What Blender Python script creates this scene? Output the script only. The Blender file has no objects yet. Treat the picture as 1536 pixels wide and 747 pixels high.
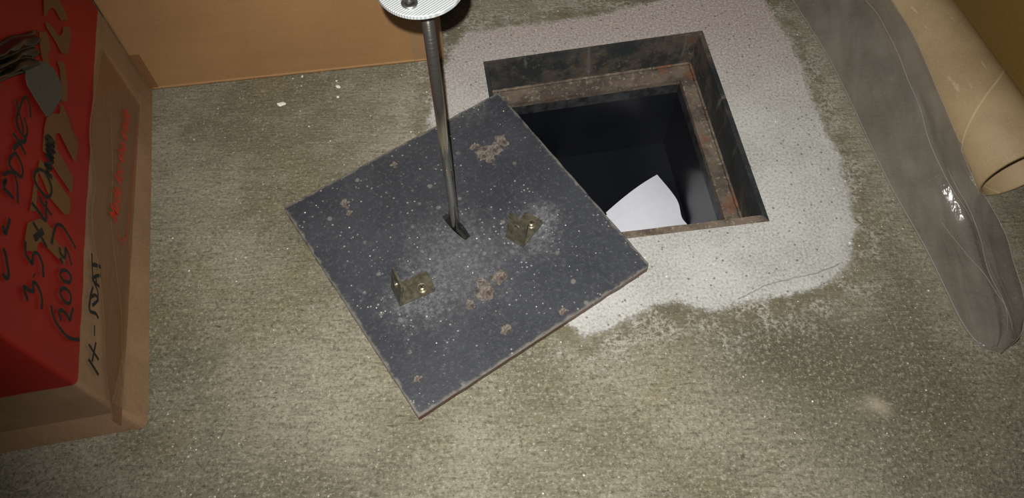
import bpy, bmesh, math, random
from mathutils import Vector, Matrix, noise
from mathutils.geometry import tessellate_polygon

# ------------------------------------------------------------------ camera, world, light, exposure
scene = bpy.context.scene
COL = scene.collection
CAM_H, PITCH, ROLL = 0.764, math.radians(61.24), math.radians(-0.5)
fwd = Vector((0, math.cos(PITCH), -math.sin(PITCH)))
up0 = Vector((0, math.sin(PITCH), math.cos(PITCH)))
rt0 = Vector((1, 0, 0))
rt = rt0 * math.cos(ROLL) + up0 * math.sin(ROLL)
up = -rt0 * math.sin(ROLL) + up0 * math.cos(ROLL)
cam_m = Matrix((rt, up, -fwd)).transposed().to_4x4()
cam_m.translation = (0, 0, CAM_H)
cam = bpy.data.objects.new('camera', bpy.data.cameras.new('camera'))
COL.objects.link(cam)
cam.matrix_world = cam_m
cam.data.sensor_fit = 'HORIZONTAL'
cam.data.sensor_width = 36.0
cam.data.lens = 1154.0 / 1536.0 * 36.0
cam.data.clip_start = 0.01
scene.camera = cam

world = bpy.data.worlds.new('world')
scene.world = world
world.use_nodes = True
wb = world.node_tree.nodes['Background']
wb.inputs['Color'].default_value = (1.0, 0.93, 0.85, 1)
wb.inputs['Strength'].default_value = 0.035

# the phone's flash, a small lamp beside the lens
fl = bpy.data.lights.new('phone_flash', 'SPOT')
fl.energy = 39.0
fl.color = (1.0, 0.985, 0.955)
fl.shadow_soft_size = 0.0035
fl.spot_size = math.radians(93)
fl.spot_blend = 1.0
flash = bpy.data.objects.new('phone_flash', fl)
COL.objects.link(flash)
fm = cam_m.copy()
fm.translation = Vector((0, 0, CAM_H)) + up * 0.025 - rt * 0.011 + fwd * 0.0
aim = (fwd + rt * 0.10 + up * 0.02).normalized()
q = aim.to_track_quat('-Z', 'Y')
flash.matrix_world = Matrix.Translation(fm.translation) @ q.to_matrix().to_4x4()

scene.view_settings.view_transform = 'Standard'
scene.view_settings.look = 'None'
scene.view_settings.exposure = 0.0
scene.view_settings.gamma = 1.0
scene.view_settings.use_curve_mapping = False

# ------------------------------------------------------------------ measured outlines, in metres
BOX_ORIGIN = (-0.385, 0.2253, 0.0)
BOX_AXIS = (-0.17542, 0.98449, 0.0)
MARKER = {'BOXES': [([(0.115, 0.2545), (0.1154, 0.2488), (0.1146, 0.2397)], 1.2), ([(0.1184, 0.2553), (0.1245, 0.2523), (0.117, 0.2535)], 1.2),
           ([(0.1256, 0.2569), (0.1314, 0.2523), (0.1356, 0.2473), (0.1363, 0.2429), (0.1316, 0.2388), (0.1249, 0.2361), (0.1138, 0.2334)], 1.0),
           ([(0.1566, 0.2458), (0.148, 0.2508), (0.1419, 0.2517), (0.1391, 0.2481), (0.1391, 0.2405), (0.1395, 0.2343), (0.1446, 0.2326),
             (0.1505, 0.2351), (0.1543, 0.2406), (0.1566, 0.2458)],
            1.0),
           ([(0.1713, 0.2529), (0.1697, 0.2439), (0.1642, 0.2324)], 1.1),
           ([(0.1812, 0.2364), (0.1755, 0.2364), (0.1683, 0.2436), (0.157, 0.249)], 1.4),
           ([(0.1885, 0.2519), (0.1818, 0.2489), (0.1796, 0.2429), (0.1794, 0.2372), (0.1836, 0.2348), (0.1889, 0.2354), (0.1935, 0.2385),
             (0.1968, 0.2417)],
            1.0),
           ([(0.2036, 0.2329), (0.2116, 0.2357), (0.2184, 0.2405), (0.2175, 0.2444), (0.2099, 0.2477), (0.1975, 0.2499), (0.1893, 0.2513),
             (0.1844, 0.2503), (0.1793, 0.2436)],
            1.0),
           ([(0.2056, 0.2556), (0.1998, 0.2528), (0.195, 0.2486), (0.1889, 0.2432), (0.1813, 0.24)], 0.9),
           ([(0.0837, 0.2475), (0.0792, 0.2433), (0.095, 0.2406)], 1.2), ([(0.0656, 0.2434), (0.0622, 0.2391), (0.0539, 0.2354)], 1.2),
           ([(0.0633, 0.2401), (0.0556, 0.2355), (0.0483, 0.2323), (0.0448, 0.2331), (0.044, 0.2371), (0.0461, 0.239)], 1.2)],
 'COUNT': [([(0.1057, 0.1793), (0.116, 0.1786), (0.1264, 0.1761), (0.1308, 0.1715), (0.1318, 0.1642), (0.129, 0.1543), (0.1235, 0.1407)], 1.1),
           ([(0.1096, 0.1666), (0.1045, 0.1638), (0.1042, 0.1573), (0.1107, 0.1567), (0.1142, 0.1573), (0.1105, 0.151), (0.1026, 0.1448)], 1.1),
           ([(0.097, 0.1625), (0.1, 0.161)], 1.9),
           ([(0.0888, 0.1607), (0.0837, 0.1609), (0.0819, 0.1545), (0.0846, 0.1463), (0.0897, 0.1435), (0.0932, 0.1466), (0.093, 0.1541),
             (0.0888, 0.1607)],
            1.1),
           ([(0.0707, 0.1585), (0.0661, 0.1564), (0.0634, 0.1487), (0.066, 0.1418), (0.0723, 0.1404), (0.076, 0.1448), (0.0754, 0.1533),
             (0.0707, 0.1585)],
            1.1),
           ([(0.0438, 0.1523), (0.0493, 0.1569), (0.0528, 0.1552), (0.054, 0.1494), (0.0527, 0.1431), (0.0504, 0.139), (0.0566, 0.1376),
             (0.0641, 0.1352)],
            1.2),
           ([(0.0508, 0.1699), (0.0457, 0.1678), (0.0394, 0.1609), (0.0353, 0.1484), (0.0343, 0.1361), (0.0394, 0.1195)], 1.1)],
 'NOTE': [([(0.1287, 0.0919), (0.127, 0.099), (0.1228, 0.1091)], 1.3), ([(0.1341, 0.1116), (0.1228, 0.1091), (0.1079, 0.1053)], 0.8),
          ([(0.12, 0.0913), (0.1142, 0.1006), (0.1079, 0.1053), (0.107, 0.0923)], 1.1), ([(0.1139, 0.1006), (0.1069, 0.0977)], 0.9),
          ([(0.1008, 0.1042), (0.0888, 0.1072), (0.075, 0.1067), (0.0767, 0.0948), (0.074, 0.0891)], 1.1),
          ([(0.0883, 0.1064), (0.0945, 0.0993), (0.0924, 0.0929), (0.0816, 0.1025)], 1.1),
          ([(0.1079, 0.1053), (0.1005, 0.0949), (0.0921, 0.0936)], 0.8), ([(0.0642, 0.0956), (0.0539, 0.094)], 0.8),
          ([(0.0417, 0.103), (0.0338, 0.0829)], 1.1), ([(0.0277, 0.1014), (0.0195, 0.0807)], 1.1), ([(0.049, 0.0905), (0.0276, 0.0947)], 0.9)],
 'SIZE': [([(0.1693, 0.1906), (0.1682, 0.2002), (0.1777, 0.1935), (0.1736, 0.2034), (0.1865, 0.1921), (0.1837, 0.2042), (0.1902, 0.1928),
            (0.1892, 0.204), (0.1973, 0.1914), (0.194, 0.2056), (0.2026, 0.1933), (0.1995, 0.2064), (0.2062, 0.2023), (0.2056, 0.1926)],
           1.5),
          ([(0.1643, 0.2108), (0.1572, 0.2161), (0.1512, 0.2166), (0.1468, 0.2115), (0.1449, 0.2026), (0.1449, 0.1948), (0.1495, 0.1904),
            (0.1562, 0.189), (0.1613, 0.1918), (0.1652, 0.1979), (0.1666, 0.2043), (0.1643, 0.2108)],
           1.1),
          ([(0.1387, 0.2065), (0.1357, 0.2025), (0.1347, 0.1954), (0.1325, 0.1845)], 1.1),
          ([(0.1262, 0.2155), (0.1246, 0.2053), (0.1218, 0.1929), (0.1292, 0.1935), (0.1414, 0.1953)], 1.2),
          ([(0.11, 0.2098), (0.1057, 0.1998), (0.0984, 0.1862)], 1.2), ([(0.1107, 0.1941), (0.1038, 0.1995), (0.0962, 0.2053)], 2.0),
          ([(0.0874, 0.217), (0.0769, 0.2141), (0.0742, 0.2079), (0.073, 0.204), (0.079, 0.2042), (0.0832, 0.2034), (0.086, 0.1984), (0.0833, 0.1929),
            (0.0789, 0.1889), (0.0695, 0.186)],
           1.1),
          ([(0.0651, 0.2), (0.0642, 0.1985)], 1.9),
          ([(0.0391, 0.2032), (0.0477, 0.2112), (0.0488, 0.2029), (0.0509, 0.1974), (0.0571, 0.1997), (0.0588, 0.1951), (0.054, 0.1872),
            (0.0477, 0.1837), (0.0405, 0.1835)],
           1.2)]}
LETTERS = [[(0.3474, 0.2388), (0.3702, 0.2179), (0.3683, 0.215), (0.3666, 0.2061), (0.3646, 0.1996), (0.3592, 0.1964), (0.3482, 0.207), (0.351, 0.2184),
  (0.3487, 0.2229), (0.3427, 0.2275), (0.3299, 0.2306), (0.3265, 0.2339), (0.3346, 0.2362)],
 [(0.3217, 0.2306), (0.327, 0.2237), (0.3264, 0.2154), (0.3259, 0.2088), (0.3301, 0.2045), (0.3368, 0.2015), (0.3447, 0.2021), (0.3536, 0.1933),
  (0.35, 0.1882), (0.3409, 0.1875), (0.3207, 0.1883), (0.3114, 0.1994), (0.3146, 0.2083), (0.3164, 0.2184), (0.3172, 0.2281)],
 [(0.302, 0.2375), (0.3123, 0.2272), (0.3075, 0.2215), (0.2985, 0.2166), (0.2927, 0.2202), (0.287, 0.2191), (0.2796, 0.2153), (0.2743, 0.2244),
  (0.2819, 0.2304), (0.2935, 0.2358)],
 [(0.296, 0.2042), (0.3047, 0.1948), (0.2967, 0.1883), (0.2847, 0.1831), (0.2657, 0.1807), (0.2584, 0.1894), (0.2626, 0.1931), (0.2712, 0.2015),
  (0.2795, 0.1952), (0.2905, 0.1982)],
 [(0.2231, 0.2092), (0.2337, 0.202), (0.2428, 0.1904), (0.2564, 0.189), (0.2511, 0.1761), (0.2417, 0.1663), (0.2392, 0.1576), (0.232, 0.1532),
  (0.2114, 0.1548), (0.2129, 0.1633), (0.2227, 0.1867), (0.2176, 0.1924), (0.2093, 0.1918), (0.2031, 0.1868), (0.193, 0.1557), (0.1747, 0.1555),
  (0.1795, 0.1824), (0.1822, 0.1922), (0.1894, 0.1972), (0.1855, 0.2089), (0.1934, 0.2096), (0.212, 0.2106)],
 [(0.1745, 0.2111), (0.1754, 0.2034), (0.1746, 0.1961), (0.1668, 0.1571), (0.1567, 0.1553), (0.1498, 0.158), (0.146, 0.165), (0.148, 0.1892),
  (0.1579, 0.2035), (0.1618, 0.2111), (0.1385, 0.2089), (0.1229, 0.2066), (0.1179, 0.2155), (0.1346, 0.2148), (0.1458, 0.2146)],
 [(0.1056, 0.2161), (0.1191, 0.2009), (0.1218, 0.1929), (0.1205, 0.1804), (0.1135, 0.179), (0.1117, 0.1568), (0.0975, 0.1543), (0.0994, 0.1868),
  (0.0997, 0.1936), (0.0962, 0.1979), (0.087, 0.1994), (0.0808, 0.2125), (0.0906, 0.2169)]]
GREY_TAPE = [(0.2342, 0.2504), (0.2421, 0.2513), (0.2511, 0.249), (0.2596, 0.2431), (0.2668, 0.2358), (0.2727, 0.228), (0.2781, 0.2162), (0.2783, 0.2086),
 (0.2772, 0.2046), (0.2711, 0.1986), (0.2637, 0.1933), (0.2544, 0.1964), (0.2446, 0.2003), (0.2351, 0.2041), (0.2263, 0.208), (0.2207, 0.2132),
 (0.222, 0.2215), (0.2243, 0.2306), (0.2284, 0.2459)]
TAPE_TEXT = [(0.1939, 0.0679), (0.3507, 0.057)]
TAPE_LINE = [(0.1739, 0.0513), (0.2009, 0.0436), (0.2705, 0.0387), (0.3559, 0.0344)]
TAPE_TICK = [(0.1826, 0.0648), (0.1791, 0.0567), (0.1938, 0.0427)]
TAPE_EDGE = [(0.3875, 0.1279), (0.3152, 0.1349), (0.2579, 0.1358), (0.2157, 0.1165), (0.1688, 0.1174), (0.1144, 0.0927), (0.0773, 0.0789), (0.0264, 0.0673),
 (-0.0138, 0.048)]
TAPE_EDGE2 = [(0.3194, 0.0977), (0.2479, 0.0846), (0.1917, 0.0797), (0.1451, 0.0628), (0.1, 0.0447), (0.0386, 0.0338), (0.0005, 0.023)]
FINE_LINE = [(0.2605, 0.1958), (0.248, 0.175), (0.2334, 0.1623)]
WRAP = [(0.2515, 0.2407), (0.2977, 0.2436), (0.2011, 0.3259), (0.1648, 0.3169)]
FLOOR_PATCH = [(0.0969, 0.3179), (0.1155, 0.3278), (0.1417, 0.3401), (0.1682, 0.3525), (0.1933, 0.3491), (0.2172, 0.3378), (0.2478, 0.3494), (0.285, 0.3546),
 (0.3189, 0.3607), (0.3555, 0.3783), (0.3758, 0.3973), (0.3938, 0.4447), (0.3961, 0.4901), (0.3962, 0.5428), (0.3869, 0.5883), (0.3807, 0.6413),
 (0.3785, 0.6973), (0.3627, 0.7565), (0.346, 0.8192), (0.3018, 0.8327), (0.2161, 0.8105), (0.1224, 0.7815), (0.0495, 0.7663), (-0.0046, 0.7608),
 (-0.0582, 0.7494), (-0.0794, 0.7141), (-0.0947, 0.6576), (-0.1046, 0.5937), (-0.0617, 0.533), (0.0228, 0.3555), (0.0788, 0.312)]
OPENING = [(-0.0301, 0.6962), (0.2521, 0.7457), (0.29, 0.4609)]
FILM_L = [(0.3648, 0.8817, 0.003), (0.3854, 0.8028, 0.003), (0.4128, 0.6999, 0.003), (0.428, 0.6116, 0.003), (0.4375, 0.5452, 0.003), (0.4475, 0.4876, 0.003),
 (0.4637, 0.4161, 0.003), (0.4713, 0.37, 0.003), (0.4774, 0.33, 0.003), (0.4842, 0.3069, 0.003), (0.4924, 0.2941, 0.003)]
FILM_R = [(0.4603, 0.797, 0.0747), (0.4737, 0.7296, 0.071), (0.4877, 0.6646, 0.0689), (0.5025, 0.5823, 0.0564), (0.5153, 0.524, 0.0441),
 (0.5312, 0.4756, 0.0286), (0.5588, 0.4419, 0.0019), (0.5576, 0.3904, 0.0018), (0.5545, 0.3495, 0.002), (0.5392, 0.3107, 0.0017),
 (0.513, 0.2884, 0.0018)]
FILM_FOLD = [(0.4581, 0.7663, 0.0365), (0.4669, 0.7294, 0.0259), (0.4843, 0.6557, 0.0136), (0.5002, 0.5883, 0.0051), (0.4918, 0.5355, 0.002),
 (0.4887, 0.4787, 0.0018), (0.4955, 0.4337, 0.002)]
RUST = [((-0.023, 0.5509), 0.0128), ((-0.0118, 0.5627), 0.0075), ((-0.0358, 0.5422), 0.0075), ((-0.044, 0.5551), 0.0053), ((-0.1915, 0.4751), 0.006),
 ((-0.1857, 0.4624), 0.0038), ((-0.0149, 0.3786), 0.009), ((-0.0293, 0.3617), 0.0121), ((-0.0464, 0.346), 0.006), ((-0.0967, 0.2633), 0.0045),
 ((-0.0064, 0.3162), 0.006), ((-0.0253, 0.5353), 0.0053), ((-0.1387, 0.5288), 0.0045), ((0.0543, 0.3364), 0.0045)]
HALO = [((0.0362, 0.4583), 0.0166), ((0.0243, 0.4338), 0.0241), ((-0.1035, 0.3536), 0.0286), ((-0.0657, 0.4175), 0.0452), ((-0.0574, 0.3839), 0.0452),
 ((-0.0549, 0.6165), 0.0264)]
FLAKES = [(-0.2893, 0.6305, 0.0), (-0.2208, 0.658, 0.0), (-0.224, 0.668, 0.0), (-0.2196, 0.6415, 0.0), (-0.2693, 0.6763, 0.0)]
PLATE_CRUMBS = [(-0.237, 0.4635, 0.0105), (-0.0397, 0.4272, 0.0105), (-0.0254, 0.4266, 0.0105), (-0.1458, 0.3428, 0.0105), (-0.1403, 0.3373, 0.0105),
 (-0.1551, 0.3437, 0.0105), (-0.1362, 0.3388, 0.0105), (-0.0916, 0.3322, 0.0105), (-0.0798, 0.3017, 0.0105), (-0.0014, 0.4277, 0.0105),
 (-0.0487, 0.3918, 0.0105), (-0.1154, 0.3991, 0.0105), (-0.0911, 0.4014, 0.0105)]
THREAD = [(0.5121, 0.2883, 0.002), (0.5236, 0.2957, 0.002), (0.5363, 0.3046, 0.002), (0.5431, 0.3167, 0.002), (0.548, 0.3275, 0.002)]
SPOT = (0.3675, 0.2343, 0.0)
PAPER = [(0.137, 0.5835, -0.19), (0.2173, 0.6474, -0.19), (0.2426, 0.6065, -0.19), (0.2476, 0.5779, -0.19), (0.2554, 0.5621, -0.19), (0.2658, 0.5226, -0.19),
 (0.1784, 0.4937, -0.19)]

# ------------------------------------------------------------------ helpers
def lin(r, g, b):
    f = lambda c: ((c / 255 + 0.055) / 1.055) ** 2.4 if c > 10 else c / 255 / 12.92
    return (f(r), f(g), f(b), 1.0)

class NT:
    """Small node-tree builder."""
    def __init__(self, name):
        self.m = bpy.data.materials.new(name)
        self.m.use_nodes = True
        self.t = self.m.node_tree
        self.n = self.t.nodes
        self.bsdf = self.n['Principled BSDF']
        self.co = self.n.new('ShaderNodeTexCoord').outputs['Object']
    def link(self, a, b):
        self.t.links.new(a, b)
    def put(self, sock, v):
        if hasattr(v, 'is_output'):
            self.link(v, sock)
        elif v is not None:
            sock.default_value = v
    def noise(self, scale, detail=4, rough=0.55, co=None, dist=0.0):
        n = self.n.new('ShaderNodeTexNoise')
        n.inputs['Scale'].default_value = scale
        n.inputs['Detail'].default_value = detail
        n.inputs['Roughness'].default_value = rough
        n.inputs['Distortion'].default_value = dist
        self.link(co or self.co, n.inputs['Vector'])
        return n.outputs['Fac']
    def mapping(self, scale=(1, 1, 1), rot=(0, 0, 0), loc=(0, 0, 0), co=None):
        n = self.n.new('ShaderNodeMapping')
        n.inputs['Scale'].default_value = scale
        n.inputs['Rotation'].default_value = rot
        n.inputs['Location'].default_value = loc
        self.link(co or self.co, n.inputs['Vector'])
        return n.outputs['Vector']
    def voronoi(self, scale, feature='F1', co=None, out='Distance', rnd=1.0):
        n = self.n.new('ShaderNodeTexVoronoi')
        n.feature = feature
        n.inputs['Scale'].default_value = scale
        n.inputs['Randomness'].default_value = rnd
        self.link(co or self.co, n.inputs['Vector'])
        return n.outputs[out]
    def ramp(self, v, a, b, lo=0.0, hi=1.0, smooth=True):
        n = self.n.new('ShaderNodeMapRange')
        n.interpolation_type = 'SMOOTHSTEP' if smooth else 'LINEAR'
        self.put(n.inputs['Value'], v)
        n.inputs['From Min'].default_value = a
        n.inputs['From Max'].default_value = b
        n.inputs['To Min'].default_value = lo
        n.inputs['To Max'].default_value = hi
        return n.outputs['Result']
    def math(self, op, a, b=None, c=None):
        n = self.n.new('ShaderNodeMath')
        n.operation = op
        self.put(n.inputs[0], a)
        self.put(n.inputs[1], b)
        self.put(n.inputs[2], c)
        return n.outputs[0]
    def mix(self, f, a, b, mode='MIX'):
        n = self.n.new('ShaderNodeMix')
        n.data_type = 'RGBA'
        n.blend_type = mode
        self.put(n.inputs['Factor'], f)
        self.put(n.inputs['A'], a) if False else self.put(n.inputs[6], a)
        self.put(n.inputs[7], b)
        return n.outputs[2]
    def sep(self, co=None):
        n = self.n.new('ShaderNodeSeparateXYZ')
        self.link(co or self.co, n.inputs[0])
        return n.outputs
    def attr(self, name):
        n = self.n.new('ShaderNodeAttribute')
        n.attribute_name = name
        return n.outputs['Fac']
    def spot(self, x, y, r, wob=None, soft=0.25):
        """Round mask about (x, y) in object space with a wobbly edge."""
        s = self.sep()
        dx = self.math('SUBTRACT', s[0], x)
        dy = self.math('SUBTRACT', s[1], y)
        d = self.math('SQRT', self.math('ADD', self.math('MULTIPLY', dx, dx), self.math('MULTIPLY', dy, dy)))
        if wob is not None:
            d = self.math('ADD', d, self.math('MULTIPLY', self.math('SUBTRACT', wob, 0.5), r * 2.2))
        return self.ramp(d, r * (1 - soft), r * (1 + soft), 1.0, 0.0)
    def bump(self, h, strength=0.3, dist=0.001, chain=None):
        n = self.n.new('ShaderNodeBump')
        n.inputs['Strength'].default_value = strength
        n.inputs['Distance'].default_value = dist
        self.link(h, n.inputs['Height'])
        if chain is not None:
            self.link(chain, n.inputs['Normal'])
        return n.outputs['Normal']
    def out(self, col=None, rough=None, metal=None, normal=None, spec=None):
        i = self.bsdf.inputs
        self.put(i['Base Color'], col)
        self.put(i['Roughness'], rough)
        self.put(i['Metallic'], metal)
        self.put(i['Specular IOR Level'], spec)
        if normal is not None:
            self.link(normal, i['Normal'])
        return self.m

def tag(o, label=None, cat=None, group=None, kind=None):
    if label: o['label'] = label
    if cat: o['category'] = cat
    if group: o['group'] = group
    if kind: o['kind'] = kind
    return o

def empty(name, loc=(0, 0, 0), rz=0.0):
    o = bpy.data.objects.new(name, None)
    o.location = loc
    o.rotation_euler = (0, 0, rz)
    o.empty_display_size = 0.03
    COL.objects.link(o)
    return o

def obj(name, bm, mats, parent=None, smooth=False, loc=None, rot=None):
    me = bpy.data.meshes.new(name)
    bmesh.ops.recalc_face_normals(bm, faces=bm.faces)
    bm.to_mesh(me)
    bm.free()
    if not isinstance(mats, (list, tuple)):
        mats = [mats]
    for m in mats:
        me.materials.append(m)
    if smooth:
        for p in me.polygons:
            p.use_smooth = True
    o = bpy.data.objects.new(name, me)
    COL.objects.link(o)
    if parent is not None:
        o.parent = parent
    if loc is not None: o.location = loc
    if rot is not None: o.rotation_euler = rot
    return o

def prism(bm, outer, holes, z0, z1, chamfer=0.0):
    """Plate of any outline, with holes, between two heights; optional chamfered top edge."""
    def loop(pts, z):
        return [bm.verts.new((p[0], p[1], z)) for p in pts]
    def inset(pts, d):
        n = len(pts); out = []
        cx = sum(p[0] for p in pts) / n; cy = sum(p[1] for p in pts) / n
        for p in pts:
            v = Vector((p[0] - cx, p[1] - cy)); l = v.length
            out.append((cx + v.x * (1 - d * 1.3 / l), cy + v.y * (1 - d * 1.3 / l)))
        return out
    rings = [loop(outer, z0), loop(outer, z1 - chamfer)]
    top_out = rings[-1]
    if chamfer > 0:
        rings.append(loop(inset(outer, chamfer), z1)); top_out = rings[-1]
    for a, b in zip(rings, rings[1:]):
        for i in range(len(a)):
            j = (i + 1) % len(a)
            bm.faces.new((a[i], a[j], b[j], b[i]))
    hb = []; ht = []
    for hpts in holes:
        a, b = loop(hpts, z0), loop(hpts, z1)
        for i in range(len(a)):
            j = (i + 1) % len(a)
            bm.faces.new((a[i], b[i], b[j], a[j]))
        hb.append(a); ht.append(b)
    for lo, hs in ((rings[0], hb), (top_out, ht)):
        loops = [lo] + hs
        flat = [v for l in loops for v in l]
        for t in tessellate_polygon([[Vector((v.co.x, v.co.y, 0)) for v in l] for l in loops]):
            try: bm.faces.new([flat[k] for k in t])
            except ValueError: pass
    return bm

def box(bm, x0, x1, y0, y1, z0, z1, bev=0.0, seg=2):
    v = [bm.verts.new(p) for p in ((x0,y0,z0),(x1,y0,z0),(x1,y1,z0),(x0,y1,z0),(x0,y0,z1),(x1,y0,z1),(x1,y1,z1),(x0,y1,z1))]
    fs = [bm.faces.new([v[i] for i in f]) for f in ((3,2,1,0),(4,5,6,7),(0,1,5,4),(1,2,6,5),(2,3,7,6),(3,0,4,7))]
    if bev:
        es = list({e for f in fs for e in f.edges})
        bmesh.ops.bevel(bm, geom=es, offset=bev, segments=seg, affect='EDGES', profile=0.6)
    return bm

def lathe(bm, prof, n=48, c=(0, 0), cap=True):
    rings = []
    for r, z in prof:
        rings.append([bm.verts.new((c[0] + r * math.cos(2*math.pi*i/n), c[1] + r * math.sin(2*math.pi*i/n), z)) for i in range(n)])
    for a, b in zip(rings, rings[1:]):
        for i in range(n):
            j = (i + 1) % n
            bm.faces.new((a[i], a[j], b[j], b[i]))
    if cap:
        bm.faces.new(rings[0]); bm.faces.new(rings[-1])
    return bm

def circle(cx, cy, r, n=20):
    return [(cx + r * math.cos(2*math.pi*i/n), cy + r * math.sin(2*math.pi*i/n)) for i in range(n)]

def wobble(pts, amp, step=0.006, seed=0):
    """Subdivide an outline and make its edges slightly uneven."""
    out = []
    n = len(pts)
    for i in range(n):
        a, b = Vector(pts[i]), Vector(pts[(i+1) % n])
        k = max(1, int((b - a).length / step))
        d = (b - a).normalized(); nn = Vector((d.y, -d.x))
        for s in range(k):
            p = a.lerp(b, s / k)
            w = 0 if s == 0 else noise.noise(Vector((p.x * 60, p.y * 60, seed))) * amp
            out.append(tuple(p + nn * w))
    return out

def blob(r, n, seed, rough=0.45):
    out = []
    for i in range(n):
        a = 2 * math.pi * i / n
        k = 1 + rough * noise.noise(Vector((math.cos(a) * 1.7, math.sin(a) * 1.7, seed * 7.3))) + 0.3 * rough * noise.noise(Vector((math.cos(a) * 6, math.sin(a) * 6, seed)))
        out.append((r * k * math.cos(a), r * k * math.sin(a)))
    return out

def smooth_line(pts, sub=5):
    if len(pts) < 3: return [Vector(p) for p in pts]
    P = [Vector(p) for p in pts]
    out = []
    for i in range(len(P) - 1):
        p0 = P[max(i-1, 0)]; p1 = P[i]; p2 = P[i+1]; p3 = P[min(i+2, len(P)-1)]
        for k in range(sub):
            t = k / sub
            out.append(0.5 * ((2*p1) + (p2-p0)*t + (2*p0-5*p1+4*p2-p3)*t*t + (3*p1-p0-3*p2+p3)*t**3))
    out.append(P[-1])
    return out

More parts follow.
